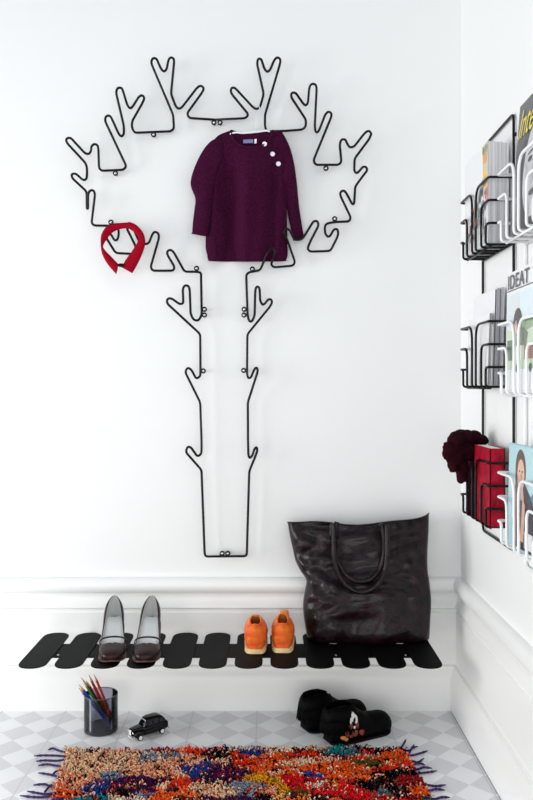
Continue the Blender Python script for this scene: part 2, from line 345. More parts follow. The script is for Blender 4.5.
# hem band
bm = bmesh.new(); hl = loops[0]; tube(bm, hl, .0019, 6, closed=True); obj('hem_band', bm, 'wool', sw)
def sleeve(keys):
    ks = catmull(keys, 6); bm = bmesh.new(); loops = []; n = 24
    for i, (x, y, hw, hd, dep, ang) in enumerate(ks):
        lp = []
        for k in range(n):
            a = 2 * PI * k / n; ux = math.cos(a) * hw; dd = math.sin(a) * hd
            X = x + ux * math.cos(math.radians(ang)); Y = y + ux * math.sin(math.radians(ang))
            dd += noise.noise(Vector((X * .09, Y * .07, 9))) * .004 * (1 if dd > 0 else 0)
            lp.append(P(X, Y, D - (dep + dd)) - S0)
        loops.append(lp)
    loft(bm, loops, cap=(True, False)); o = obj('sleeve', bm, 'wool', sw); solid(o, .0018, -1)
    bm = bmesh.new(); tube(bm, loops[-1], .0022, 6, closed=True); cf = obj('cuff', bm, 'wool', o)
    return o
sleeve([(225,143,6,.004,.052,70),(217,149,10,.010,.055,48),(208.5,164,11.5,.014,.053,28),(202.2,184.5,11.9,.015,.050,12),(203.6,198,8.4,.015,.046,0),(202.8,210,8.4,.014,.042,4),(201.2,223,8.4,.013,.038,8),(199.6,234.6,7.6,.012,.034,10)])
sleeve([(276,136,8,.006,.052,-55),(283.4,150,7.2,.010,.046,-30),(287,166,7.5,.011,.040,-12),(289.6,184,7.4,.011,.032,-10),(292.4,204,6.4,.010,.024,-12),(295.4,222,6,.008,.018,-14),(298.8,238.6,5.4,.007,.015,-14)])
# buttons and placket
def front_at(px, py):
    best = None
    for r in rows:
        for i in range(0, 81):
            u = -1 + i / 40; q = body_pt(u, r, True) + S0; Z = q.y + D
            X, Y = VX + q.x * F / Z, VY - (q.z - H0) * F / Z; dd = (X - px) ** 2 + (Y - py) ** 2
            if best is None or dd < best[0]: best = (dd, q)
    q = best[1]; return P(px, py, q.y + D) - S0
for (x, y) in ((264.6, 144.3), (272.6, 154.4), (278.4, 164.2)):
    c = front_at(x, y) + Vector((0, -.0035, 0)); bm = bmesh.new()
    lp = [[c + Vector((r * math.cos(2 * PI * k / 18), dy, r * math.sin(2 * PI * k / 18))) for k in range(18)] for r, dy in ((.0066, .001), (.0072, -.0006), (.0062, -.0016), (.0052, -.0010), (.001, -.0010))]
    loft(bm, lp, cap=(True, True)); tag(obj('button', bm, 'pearl', sw), 'white pearl button')
pl = [front_at(x, y) + Vector((0, -.0016, 0)) for x, y in ((268.5, 137), (272, 143), (277, 149.6), (281.5, 158), (284.0, 167), (285, 173))]
bm = bmesh.new(); tube(bm, [Vector(q) for q in catmull(pl, 4)], .0017, 6); obj('placket', bm, 'wool', sw)
bm = bmesh.new()
for x0, x1, dz, m_ in ((243.2, 253.2, 2.3, 0), (254.4, 256.6, 2.8, 1)):
    qs = [P(x, y, D - .0575) - S0 for x, y in ((x0, 142 - dz), (x1, 141.6 - dz), (x1, 141.6 + dz * .6), (x0, 142 + dz * .6))]
    vs = [bm.verts.new(q) for q in qs]; bm.faces.new(vs).material_index = m_
o = obj('neck_label', bm, ['label', 'paper'], sw, smooth=False); solid(o, .0006, 0); tag(o, 'small pale blue woven neck label')
# hanger
hg = thing('clothes_hanger', 'pale clothes hanger inside the neck of the plum jumper', 'hanger', P(250, 133, D - .052))
bm = bmesh.new(); H_ = hg.location
arc = catmull([tuple(P(x, y, D - .054)) for x, y in ((230, 134), (236, 132.4), (243, 132.8), (258, 131.6), (266, 130.6), (270, 131.6))], 6)
tube(bm, [Vector(q) - H_ for q in arc], [.0022 + .0014 * math.sin(PI * i / (len(arc) - 1)) for i in range(len(arc))], 10, flat=.8); obj('hanger_bar', bm, 'hanger', hg)
bm = bmesh.new(); hk = fillet([P(x, y, D - d) for x, y, d in ((256, 132, .05), (256.4, 116, .045), (259.8, 112, .037), (259.4, 105.6, .030), (255, 104.6, .026), (253.6, 108, .022))], .008, 5)
tube(bm, [q - H_ for q in hk], .0013, 8); tag(obj('hook', bm, 'hanger', hg), 'pale hanger hook')

# ------------------------------------------------------------------ red collar
rc = thing('detachable_collar', 'red detachable shirt collar looped over a low left branch of the wire tree', 'collar', P(122, 224, D - .04)); R0 = rc.location
outer = [(116.3,274,0.0745),(108,264.5,0.0745),(102.4,254,0.0735),(100.9,243,0.0715),(101.6,234.5,0.0685),(106,227.2,0.0655),(113,223.8,0.0635),(122,223,0.0625),(131.4,222.8,0.0635),(137.6,226.2,0.0655),(142.8,232.4,0.0685),(145.2,240,0.0715),(144.6,247,0.0725),(141,257,0.0745),(136.6,266,0.0755),(132.3,273.2,0.0755)]
inner = [(118.6,264.6,0.0735),(112,257.6,0.0725),(105.5,251,0.0725),(102.8,246.4,0.0705),(106,240.2,0.0645),(111.2,233.6,0.0615),(116.5,230.2,0.0585),(122,228.6,0.0585),(127.6,228.2,0.0595),(132.6,230.8,0.0615),(136.8,235,0.0655),(138.6,239,0.0685),(136.4,244.6,0.0705),(131.6,252,0.0715),(126.4,259,0.0725),(121.6,267.4,0.0745)]
oc, ic = catmull(outer, 4), catmull(inner, 4)
bm = bmesh.new(); lps = []
for a, b in zip(oc, ic):
    lps.append([P(a[0] + (b[0] - a[0]) * t, a[1] + (b[1] - a[1]) * t, D - (a[2] + (b[2] - a[2]) * t + .004 * math.sin(PI * t))) - R0 for t in (0, .25, .5, .75, 1)])
loft(bm, lps, closed=False); o = obj('collar_band', bm, 'red_collar', rc); solid(o, .0022, 0)
bm = bmesh.new(); c = P(121, 265.2, D - .0775) - R0; ellipsoid(bm, c, (.0105, .0030, .0058), 14, 8); tag(obj('stud', bm, 'rubber', rc), 'black fastening stud')

# ------------------------------------------------------------------ magazine racks
def text_mesh(name, s, size, m, parent, loc, shear=0, scale=(1, 1), bold=0, ext=.0002):
    cu = bpy.data.curves.new(name, 'FONT'); cu.body = s; cu.size = size; cu.extrude = ext; cu.space_character = 1.12 if shear == 0 else 1.0; cu.shear = shear; cu.offset = bold
    t = bpy.data.objects.new(name + '_tmp', cu); C.objects.link(t); bpy.context.view_layer.update()
    dg = bpy.context.evaluated_depsgraph_get(); me = bpy.data.meshes.new_from_object(t.evaluated_get(dg)); bpy.data.objects.remove(t)
    for v in me.vertices: v.co = Vector((v.co.x * scale[0], v.co.z * -1 if False else -v.co.z, v.co.y * scale[1]))
    me.materials.clear(); o = link(name, me, parent, [m], smooth=False); o.location = loc; return o
def rack(name, label, zs, yfar, L, wire, depth=.066, zb_drop=(0, .055, .110, .157), top=1.645, bot=.588, r=.0027):
    t = thing(name, label, 'magazine rack', (XR, yfar - L / 2, bot)); O = t.location
    xw, xf = XR - .006, XR - depth
    def w(bm, pts, rr=r, f=.012): tube(bm, [p - O for p in fillet(pts, f, 5)], rr, 8)
    bm = bmesh.new(); v = Vector
    fr = fillet([v((xw, yfar, bot)), v((xw, yfar, top)), v((xw, yfar - L, top)), v((xw, yfar - L, bot))], .018, 5, closed=True)
    tube(bm, [p - O for p in fr], r * 1.1, 8, closed=True); obj('frame', bm, wire, t)
    for yy in (yfar, yfar - L):
        for zz in (top - .05, bot + .06):
            bm = bmesh.new(); tube(bm, [v((xw, yy, zz)) - O, v((XR - .0003, yy, zz)) - O], .005, 10); obj('wall_fixing', bm, wire, t)
    for z in zs:      # z = top wire height
        bm = bmesh.new(); zb = z - zb_drop[3]
        for k, c in enumerate((.115, .065, .025)):
            h = z - zb_drop[k]
            rr_ = (.035, .022, .010)[k]
            for s, y0 in ((-1, yfar), (1, yfar - L)):
                pts = fillet([v((xw, y0, h)), v((xf, y0, h)), v((xf, y0 + s * c, h)), v((xf, y0 + s * c, zb)), v((xw, y0 + s * c, zb))], .008, 4)
                # larger bend where the wire turns down
                raw = [v((xw, y0, h)), v((xf, y0, h)), v((xf, y0 + s * max(.004, c - rr_), h)), v((xf, y0 + s * c, h)), v((xf, y0 + s * c, h - rr_ * 1.2)), v((xf, y0 + s * c, zb)), v((xw, y0 + s * c, zb))]
                out = [raw[0]]
                A, B, Cc = raw[1], raw[2], raw[3]
                out += fillet([raw[0], raw[1], raw[2]], .006, 4)[1:-1]
                for q in range(7):
                    tt = q / 6; out.append((1 - tt) ** 2 * raw[2] + 2 * tt * (1 - tt) * raw[3] + tt * tt * raw[4])
                out += fillet([raw[4], raw[5], raw[6]], .008, 4)[1:]
                tube(bm, [p - O for p in out], r, 8)
        tube(bm, [v((xw, yfar, zb)) - O, v((xw, yfar - L, zb)) - O], r, 8)
        tube(bm, [v((xf + .012, yfar - .025, zb - r)) - O, v((xf + .012, yfar - L + .025, zb - r)) - O], r * .9, 8)
        obj('basket', bm, wire, t)
    return t
ZS = (1.482, 1.137, .797)
YB = 2.123 - D
rack('magazine_rack', 'black wire wall magazine rack with three baskets nearest the corner', ZS, YB, .266, 'black_wire', r=.0032, top=1.634)
YW = 1.774 - D
rack('magazine_rack', 'white wire wall magazine rack at the right edge of the picture', (1.464, 1.121, .784), YW, .26, 'white_wire', depth=.068, top=1.62, bot=.57, r=.0034)

cov_cache = {}
def cmat(col, rough=.3):
    k = tuple(round(c, 3) for c in col)
    if k not in cov_cache: cov_cache[k] = mat('print_ink', col, rough)
    return cov_cache[k]
def page_edge():
    m = mat('page_edges', (.66, .66, .66), .75); nt = m.node_tree; b = nt.nodes['Principled BSDF']
    tc = nt.nodes.new('ShaderNodeTexCoord'); n = nt.nodes.new('ShaderNodeTexNoise'); mp = nt.nodes.new('ShaderNodeMapping'); mp.inputs['Scale'].default_value = (2, 260, 2)
    n.inputs['Scale'].default_value = 1.5; r = nt.nodes.new('ShaderNodeValToRGB')
    nt.links.new(tc.outputs['Object'], mp.inputs[0]); nt.links.new(mp.outputs[0], n.inputs[0]); nt.links.new(n.outputs[0], r.inputs[0]); nt.links.new(r.outputs[0], b.inputs['Base Color'])
    r.color_ramp.elements[0].position = .35; r.color_ramp.elements[0].color = (.42, .41, .43, 1); r.color_ramp.elements[1].position = .6; r.color_ramp.elements[1].color = (.74, .73, .74, 1)
    return m
M['pages'] = page_edge()
def magazine(name, label, cat, x, Z, z, W, Hh, T, cover, lean=0, group=None, yaw=0, bound='left', pages='pages', ct=.0006):
    """local x = reading direction (towards camera), local z = up, local -y = out of the front cover"""
    t = thing(name, label, cat, (x, Z - D, z), (-math.radians(lean), 0, -PI / 2 + math.radians(yaw)), group)
    bm = bmesh.new(); box(bm, (.0008, ct, .0012), (W - .0012, T - ct, Hh - .0012)); obj('pages', bm, pages, t, smooth=False)
    bm = bmesh.new(); box(bm, (0, 0, 0), (W, ct, Hh)); box(bm, (0, T - ct, 0), (W, T, Hh))
    xs = (0, ct) if bound == 'left' else (W - ct, W)
    box(bm, (xs[0], 0, 0), (xs[1], T, Hh)); obj('cover', bm, cover, t, smooth=False)
    return t
def art(t, name, shapes):
    """printed picture: shapes = list of (kind, (params), colour); layers stack by .00012 m"""
    bm = bmesh.new(); mats = []; 
    for i, (kind, p, col) in enumerate(shapes):
        y = -.0003 - .00012 * i
        if kind == 'rect': pts = [(p[0], p[1]), (p[2], p[1]), (p[2], p[3]), (p[0], p[3])]
        elif kind == 'ell':
            pts = [(p[0] + p[2] * math.cos(2 * PI * k / 28), p[1] + p[3] * math.sin(2 * PI * k / 28)) for k in range(28)]
            if len(p) > 4:
                a = math.radians(p[4]); pts = [(p[0] + (q[0] - p[0]) * math.cos(a) - (q[1] - p[1]) * math.sin(a), p[1] + (q[0] - p[0]) * math.sin(a) + (q[1] - p[1]) * math.cos(a)) for q in pts]
        else: pts = p
        m = cmat(col)
        if m not in mats: mats.append(m)
        f = bm.faces.new([bm.verts.new((q[0], y, q[1])) for q in pts]); f.material_index = mats.index(m)
    return obj(name, bm, mats, t, smooth=False, recalc=False)

# --- black rack, top basket: thick magazines
zf = lambda i: ZS[i] - .157 + .0035
white_cov = mat('white_gloss_cover', (.82, .82, .83), .25)
m1 = magazine('magazine', 'thick white magazine with a yellow and grey drawn cover, front of top black basket', 'magazine', .5345, 2.105, zf(0), .22, .250, .017, white_cov, 0, 'thick magazines in the top black basket')
sh = [('poly', [(.175, .17), (.2195, .12), (.2195, .249), (.17, .249)], srgb(206, 196, 160)), ('ell', (.192, .165, .018, .022), srgb(240, 195, 30)), ('ell', (.195, .215, .016, .014), srgb(225, 150, 60)), ('rect', (.198, .105, .2195, .14), srgb(232, 130, 110)), ('ell', (.205, .236, .012, .010), srgb(150, 150, 90)), ('ell', (.182, .235, .009, .010), srgb(110, 130, 80))]
rnd = random.Random(3)
for i in range(46):
    u = rnd.uniform(.05, .21); v = rnd.uniform(.04, .20) * (.4 + u * 4); g = rnd.randint(90, 190)
    sh.append(('ell', (u, v * .7, rnd.uniform(.002, .008), rnd.uniform(.004, .016), rnd.uniform(-40, 40)), srgb(g, g + 6, g + 6)))
for i in range(8): sh.append(('ell', (rnd.uniform(.05, .17), rnd.uniform(.02, .13), .006, .01), srgb(225, 150, 130)))
art(m1, 'cover_picture', sh)
m2 = magazine('magazine', 'thick magazine in the top black basket, pages facing out, middle one', 'magazine', .5520, 2.105, zf(0), .218, .249, .018, white_cov, 0, 'thick magazines in the top black basket')
art_m = magazine('magazine', 'thick magazine in the top black basket with grey page edges, nearest the wall', 'magazine', .5704, 2.103, zf(0), .216, .246, .0145, white_cov, 0, 'thick magazines in the top black basket')
# --- black rack, middle basket: thin leaning ones
specs = [(.5370, .200, .178, .0060, 1.8, srgb(150, 152, 148), 'short pale booklet with grey edge at the front of the middle black basket'),
         (.5450, .205, .150, .0025, 1.6, srgb(175, 170, 165), 'shortest pale leaflet, second from the front in the middle black basket'),
         (.5500, .200, .236, .0035, 1.6, srgb(40, 38, 52), 'tall thin dark-edged magazine in the middle of the middle black basket'),
         (.5552, .200, .240, .0045, 1.5, srgb(170, 168, 182), 'tall thin lilac-grey magazine behind the dark-edged one in the middle black basket'),
         (.5615, .200, .238, .0050, 1.4, srgb(120, 118, 136), 'tall thin slate-edged magazine, second from the wall in the middle black basket'),
         (.5685, .200, .242, .0060, 1.2, srgb(190, 188, 196), 'tall thin pale magazine nearest the wall in the middle black basket')]
for x, w_, h_, t_, ln, col, lab in specs:
    magazine('magazine', lab, 'magazine', x, 2.10, zf(1), w_, h_, t_, white_cov, ln, 'thin magazines in the middle black basket', bound='left', pages=cmat(col, .6), ct=.0004)
# --- black rack, bottom basket: red books + scarf
bk = magazine('book', 'thick mottled red book with white page top in the bottom black basket', 'book', .5335, 2.005, zf(2), .139, .188, .036, 'red_book', 0, None, bound='right', pages='paper', ct=.0022)
magazine('magazine', 'white pamphlet behind the red book in the bottom black basket', 'magazine', .5720, 2.02, zf(2), .15, .12, .010, white_cov, 0, None)

def blob(name, label, cat, parts, matname, origin, disp=.004, vox=.0045):
    bm = bmesh.new()
    for c, r in parts:
        ellipsoid(bm, Vector(c) - Vector(origin), r, 20, 14)
    o = obj(name, bm, matname); o.location = origin
    m = o.modifiers.new('r', 'REMESH'); m.mode = 'VOXEL'; m.voxel_size = vox; m.use_smooth_shade = True
    bpy.context.view_layer.update(); dg = bpy.context.evaluated_depsgraph_get()
    me = bpy.data.meshes.new_from_object(o.evaluated_get(dg)); o.modifiers.clear(); o.data = me
    for v in me.vertices:
        n = v.normal; q = v.co * 55
        v.co += n * (noise.noise(q) * disp + (abs(math.sin(v.co.z * 260 + 2 * noise.noise(v.co * 40))) - .5) * .0016 + noise.noise(v.co * 260) * .0016)
    if not me.materials: me.materials.append(M[matname])
    for p in me.polygons: p.use_smooth = True
    return tag(o, label, cat)
sc_parts = []
for px, py, Z, r in [(450,449,1.99,(.019,.02,.019)),(456,440,2.0,(.020,.025,.020)),(463,436,2.02,(.022,.03,.018)),(472,437,2.04,(.024,.03,.019)),(480,441,2.05,(.02,.025,.016)),(447,455,1.99,(.012,.016,.014)),(456,456,2.0,(.022,.026,.024)),(466,452,2.02,(.024,.03,.024)),(475,455,2.05,(.018,.03,.024)),
                     (453,466,1.99,(.014,.018,.018)),(462,468,2.01,(.019,.024,.022)),(462,478,2.0,(.013,.018,.016))]:
    sc_parts.append((P(px, py, Z + .018), r))
for zz in (.655, .685, .715, .745, .775, .805):
    sc_parts.append(((.552, YB - .045, zz), (.0175, .036, .022)))
blob('knitted_scarf', 'dark burgundy knitted scarf bundled over the bottom black basket', 'scarf', sc_parts, 'scarf', (.53, YB - .06, .645), .007)

# --- white rack magazines
wz = [z - .157 + .0032 for z in (1.464, 1.121, .784)]
g1 = magazine('magazine', 'dark grey magazine with yellow script title and black and white face, top white basket', 'magazine', .5450, 1.752, wz[0], .225, .302, .008, cmat(srgb(70, 70, 74)), 4.6)
K = lambda g: srgb(g, g, g + 2)
art(g1, 'cover_photo', [('rect', (.004, .004, .221, .298), K(72)), ('ell', (.125, .13, .092, .125), K(38)), ('ell', (.135, .13, .072, .105), K(196)), ('ell', (.103, .155, .014, .006), K(30)), ('ell', (.165, .155, .014, .006), K(30)),
    ('ell', (.103, .170, .018, .003, 8), K(60)), ('ell', (.165, .170, .018, .003, -8), K(60)), ('ell', (.134, .118, .009, .018), K(165)), ('ell', (.134, .078, .022, .007), K(70)), ('poly', [(.06, .24), (.13, .25), (.21, .22), (.19, .245), (.13, .268), (.07, .255)], K(45)), ('rect', (.012, .02, .05, .09), K(120)), ('rect', (.2, .02, .215, .2), K(100))])
text_mesh('title_lettering', 'Interview', .060, cmat(srgb(226, 205, 60)), g1, (.008, -.0022, .222), shear=.5, scale=(1.05, 1.45), bold=0)
magazine('magazine', 'thin magazine with pale edge tucked behind the black and white face cover', 'magazine', .5580, 1.751, wz[0], .215, .278, .004, white_cov, 4.6)

g2 = magazine('magazine', 'white magazine titled IDEAT with a green landscape cover, middle white basket', 'magazine', .5345, 1.750, wz[1], .225, .266, .007, white_cov, 1.2)
art(g2, 'cover_photo', [('rect', (.002, .225 - .0015, .223, .225 + .0012), srgb(70, 70, 72)), ('rect', (.006, .006, .219, .216), srgb(214, 220, 224)), ('poly', [(.1, .15), (.219, .165), (.219, .216), (.09, .216)], srgb(216, 228, 236)), ('poly', [(.06, .12), (.219, .14), (.219, .165), (.09, .152)], srgb(150, 172, 140)),
    ('poly', [(.006, .05), (.219, .05), (.219, .135), (.1, .125), (.006, .14)], srgb(196, 210, 186)), ('rect', (.012, .07, .05, .115), srgb(96, 118, 96)), ('poly', [(.07, .10), (.14, .10), (.15, .125), (.12, .138), (.08, .136)], srgb(120, 130, 116)), ('rect', (.075, .07, .11, .10), srgb(228, 230, 228)),
    ('ell', (.082, .152, .028, .030), srgb(62, 56, 58)), ('ell', (.072, .140, .012, .016), srgb(222, 186, 168)), ('rect', (.1, .150, .2, .158), srgb(90, 120, 80)), ('rect', (.006, .006, .219, .05), srgb(226, 228, 230)), ('ell', (.085, .052, .009, .009), srgb(60, 60, 62)), ('ell', (.17, .052, .009, .009), srgb(60, 60, 62)), ('rect', (.13, .07, .2, .1), srgb(150, 110, 100))])
text_mesh('title_lettering', 'IDEAT', .0375, cmat(srgb(80, 78, 82)), g2, (.009, -.0022, .2285), scale=(1.26, 1.18), bold=.0004)
g3 = magazine('magazine', 'pale blue magazine with portrait of a brown haired person, bottom white basket', 'magazine', .5395, 1.748, wz[2], .215, .224, .007, cmat(srgb(168, 208, 214)), 1.0)
art(g3, 'cover_portrait', [('rect', (.003, .003, .212, .221), srgb(176, 212, 218)), ('poly', [(.05, .003), (.03, .05), (.045, .115), (.075, .14), (.11, .145), (.15, .12), (.19, .08), (.20, .003)], srgb(48, 42, 52)), ('ell', (.083, .170, .034, .045), srgb(92, 66, 52)), ('poly', [(.05, .17), (.045, .06), (.062, .05), (.075, .12)], srgb(96, 70, 54)), ('ell', (.086, .160, .023, .034), srgb(222, 176, 152)), ('poly', [(.075, .135), (.1, .135), (.11, .105), (.07, .11)], srgb(214, 166, 142)),
    ('ell', (.078, .168, .004, .0022), srgb(50, 40, 40)), ('ell', (.096, .168, .004, .0022), srgb(50, 40, 40)), ('ell', (.088, .144, .007, .0024), srgb(176, 84, 84)), ('ell', (.088, .156, .003, .008), srgb(200, 148, 126)), ('poly', [(.09, .02), (.11, .02), (.12, .10), (.1, .11)], srgb(216, 170, 146)), ('rect', (.115, .01, .2, .045), srgb(225, 226, 228)), ('poly', [(.15, .12), (.2, .08), (.212, .1), (.18, .14)], srgb(74, 128, 150))])

# ------------------------------------------------------------------ shoe shelf
ZSH = .237
sh_ = thing('shoe_shelf', 'black metal wall shoe shelf made of twelve rounded plates', 'shoe shelf', (0, -.15, ZSH - .004))
Os = sh_.location; pitch, x8 = .0966, .0442
PX = [x8 + (i - 8) * pitch for i in range(1, 13)]
def plate_outline(w=.0378, l=.1505, cap=.042):
    pts = []
    for k in range(13):
        a = PI * k / 12; pts.append((w * math.cos(a) * 1.0, l - cap + cap * math.sin(a) ** .78))
    for k in range(13):
        a = PI + PI * k / 12; pts.append((w * math.cos(a), -l + cap - cap * abs(math.sin(a)) ** .8))
    return pts
yc = (2.052 + 2.348) / 2 - D
for x in PX:
    bm = bmesh.new(); o_ = plate_outline(l=.148)
    loft(bm, [[Vector((x + a, yc + b, ZSH - .003)) - Os for a, b in o_], [Vector((x + a, yc + b, ZSH)) - Os for a, b in o_]], cap=(True, True))
    obj('plate', bm, 'plate', sh_, auto=40)
bm = bmesh.new(); box(bm, tuple(Vector((PX[0], yc - .056, ZSH - .0065)) - Os), tuple(Vector((PX[-1], yc + .056, ZSH - .0032)) - Os), .001, 1); obj('support_bar', bm, 'plate', sh_, smooth=False)
for x in (PX[1], PX[4], PX[7], PX[10]):
    bm = bmesh.new(); box(bm, tuple(Vector((x - .01, yc - .05, ZSH - .010)) - Os), tuple(Vector((x + .01, -.0215, ZSH - .0066)) - Os)); box(bm, tuple(Vector((x - .01, -.0245, ZSH - .045)) - Os), tuple(Vector((x + .01, -.0212, ZSH - .0066)) - Os)); obj('wall_bracket', bm, 'plate', sh_, smooth=False)
for x in (PX[0] + pitch / 2, PX[11] - pitch / 2, PX[8] + pitch / 2):
    bm = bmesh.new(); ellipsoid(bm, Vector((x, yc - .042, ZSH - .0030)) - Os, (.0035, .0035, .0022), 12, 8); tag(obj('rivet', bm, 'steel', sh_), 'bright steel rivet')

# ------------------------------------------------------------------ shoes
def shoe_surface(keys, k=5, n=32, sq=1.0):
    ks = catmull(keys, k); loops = []
    for (s, w, zb, Hh, A, xo) in ks:
        lp = []
        for i in range(n + 1):
            a = math.radians(-A + 2 * A * i / n)
            sx, cz = math.sin(a), math.cos(a)
            if cz > 0: sx = math.copysign(abs(sx) ** (.62 * sq), sx)   # flatter, squarer bottom
            lp.append(Vector((xo + w * sx, s, zb + Hh * (1 - cz) / 2)))
        loops.append(lp)
    return ks, loops
def weld(bm): bmesh.ops.remove_doubles(bm, verts=bm.verts, dist=.0004)
def sole_mesh(ks, t0, t1, grow=1.04, n=1):
    L = [[], []]
    for (s, w, zb, Hh, A, xo) in ks: L[0].append((xo - w * grow, s, zb)); L[1].append((xo + w * grow, s, zb))
    ring = L[0] + L[1][::-1]; bm = bmesh.new()
    loft(bm, [[Vector((x, y, z + t0)) for x, y, z in ring], [Vector((x, y, z + t1)) for x, y, z in ring]])
    m = len(L[0])
    for off in (0,):
        bm.verts.ensure_lookup_table(); N = 2 * m
        for lvl in (0, 1):
            for i in range(m - 1):
                a, b, c, d = lvl * N + i, lvl * N + i + 1, lvl * N + N - 2 - i, lvl * N + N - 1 - i
                try: bm.faces.new([bm.verts[q] for q in (a, b, c, d)])
                except ValueError: pass
    return bm
def pump(label, x, y, rot):
    t = thing('court_shoe', label, 'shoe', (x, y, ZSH + .0006), (0, 0, rot), 'brown heeled shoes')
    keys = [(0, 0, .009, .010, 180, 0), (.004, .017, .007, .018, 180, 0), (.016, .028, .005, .026, 180, 0), (.034, .0350, .0035, .032, 180, 0), (.048, .0365, .003, .036, 180, 0), (.054, .0365, .003, .037, 172, 0), (.059, .0365, .0035, .037, 132, 0),
            (.080, .0350, .006, .040, 112, 0), (.105, .0320, .020, .043, 112, 0), (.135, .0300, .037, .048, 122, 0), (.165, .0290, .053, .057, 134, 0), (.186, .0260, .061, .064, 144, 0), (.200, .0185, .064, .067, 150, 0), (.207, .008, .065, .067, 152, 0), (.210, 0, .066, .066, 152, 0)]
    ks, loops = shoe_surface(keys, 4)
    bm = bmesh.new(); loft(bm, loops, closed=False); weld(bm)
    o = obj('upper', bm, ['brown_leather', 'lining'], t, recalc=False)
    for p in o.data.polygons: p.flip()
    solid(o, .0016, -1, 1, 0)
    bm = sole_mesh(ks, -.0032, .0008, 1.03); obj('sole', bm, 'tan_edge', t, auto=40)
    # insole
    bm = bmesh.new(); lp = [[Vector((xo + w * .86 * q, s, zb + .0045 + .004 * q * q)) for q in (-1, -.5, 0, .5, 1)] for (s, w, zb, Hh, A, xo) in ks if .03 < s < .2]
    loft(bm, lp, closed=False); solid(obj('insole', bm, 'insole', t), .001, -1)
    # heel block
    bm = bmesh.new(); L_ = []
    for q in range(9):
        f = q / 8; z = .0005 + f * .0625; w = .0115 + .0125 * f ** 1.6; y0 = .170 - .004 * f - .004; y1 = .200 + .004 * f
        y0 = .178 - .028 * f ** 1.8
        L_.append([Vector((w * math.cos(a), (y0 + y1) / 2 + (y1 - y0) / 2 * math.sin(a), z - (.016 * (1 - (math.sin(a) + 1) / 2)) * f)) for a in [2 * PI * k / 20 for k in range(20)]])
    loft(bm, L_, cap=(True, True)); obj('heel', bm, 'brown_leather', t, auto=50)
    # strap across the instep
    bm = bmesh.new(); lp = []
    for k in range(21):
        a = PI * (k / 20); c = Vector((.0365 * math.cos(a), .082, .028 + .019 * math.sin(a) ** .55))
        lp.append([c + Vector((0, -.0036, -.0006)), c + Vector((0, 0, .0004)), c + Vector((0, .0036, .0002))])
    loft(bm, lp, closed=False); solid(obj('strap', bm, 'brown_leather', t), .0022, 0)
    bm = bmesh.new(); ellipsoid(bm, (-.0368, .082, .027), (.002, .004, .004), 10, 6); obj('buckle', bm, 'steel', t)
    return t
def place_px(px, py): # floor-level helper on the shelf
    Z = (H0 - ZSH) * F / (py - VY); return (px - VX) * Z / F, Z - D
x, y = place_px(111.5, 664); pump('left shoe of the brown heeled pair on the black shelf', x, y, math.radians(9))
x, y = place_px(144.5, 664.5); pump('right shoe of the brown heeled pair, its toe nearer the empty plates', x, y, math.radians(3))

def kid_shoe(label, x, y, rot, flap):
    t = thing('child_shoe', label, 'shoe', (x, y, ZSH + .0006), (0, 0, rot), 'orange child shoes')
    # s = 0 is the heel (towards the room)
    keys = [(0, 0, .010, .080, 150, 0), (.003, .014, .009, .080, 146, 0), (.012, .024, .008, .080, 148, 0), (.030, .0300, .008, .080, 150, 0), (.050, .0315, .008, .082, 154, 0), (.066, .032, .008, .083, 164, 0), (.078, .033, .008, .074, 178, 0), (.090, .033, .008, .058, 180, 0), (.112, .034, .008, .048, 180, 0), (.130, .030, .008, .040, 180, 0), (.142, .020, .009, .030, 180, 0), (.147, .004, .012, .018, 180, 0)]
    ks, loops = shoe_surface(keys, 4, sq=.6)
    for lp in loops:
        for v in lp: v.x += 0.0012 * noise.noise(v * 90); v.z += .0012 * noise.noise(v * 70 + Vector((4, 1, flap)))
    bm = bmesh.new(); loft(bm, loops, closed=False); weld(bm); o = obj('upper', bm, ['orange', 'orange_in'], t, recalc=False)
    for p in o.data.polygons: p.flip()
    solid(o, .002, 1 if False else -1, 1, 1)
    o.data.polygons.foreach_set('use_smooth', [True] * len(o.data.polygons))
    bm = sole_mesh(ks, -.008, .005, .98); tag(obj('sole', bm, 'cream', t, auto=50), 'cream rubber sole')
    bm = bmesh.new(); lp = [[Vector((xo + w * .8 * q, s, zb + .003)) for q in (-1, 0, 1)] for (s, w, zb, Hh, A, xo) in ks if .004 < s < .13]
    loft(bm, lp, closed=False); solid(obj('insole', bm, 'dark_in', t), .0008, -1)
    for zz, rr in ((.036, .0006), (.052, .0006)):
        bm = bmesh.new(); pts = []
        for (s, w, zb, Hh, A, xo), lp in zip(ks, loops):
            if s <= .062:
                q = min(lp[16:], key=lambda v: abs(v.z - zz)); pts.append(q.copy() + Vector((.0004, 0, 0)))
        left = [Vector((-p.x, p.y, p.z)) for p in pts[::-1]]
        tube(bm, left[:-2] + [Vector((0, -.0006, pts[0].z))] + pts[2:], .0007, 5); obj('seam', bm, 'orange', t)
    # collar padding
    bm = bmesh.new(); rim = [lp[0] for k_, lp in zip(ks, loops) if k_[0] <= .074][::-1] + [lp[-1] for k_, lp in zip(ks, loops) if k_[0] <= .074]
    tube(bm, rim, .0022, 8); obj('collar', bm, 'orange', t)
    # tongue
    bm = bmesh.new(); lp = []
    for q in range(8):
        f = q / 7; wq = .010 + .005 * math.sin(f * PI); yy = .086 - .028 * f + (.012 * f * f if flap else 0); zz = .058 + (.036 + .008 * flap) * f
        lp.append([Vector((wq * e + (.005 * flap * f), yy + .006 * e * e * f, zz - .003 * e * e)) for e in (-1, -.5, 0, .5, 1)])
    loft(bm, lp, closed=False); solid(obj('tongue', bm, 'orange_in', t), .003, 0)
    return t
x, y = place_px(255, 655); kid_shoe('left shoe of the orange child pair on the black shelf', x, y, math.radians(-1), 0)
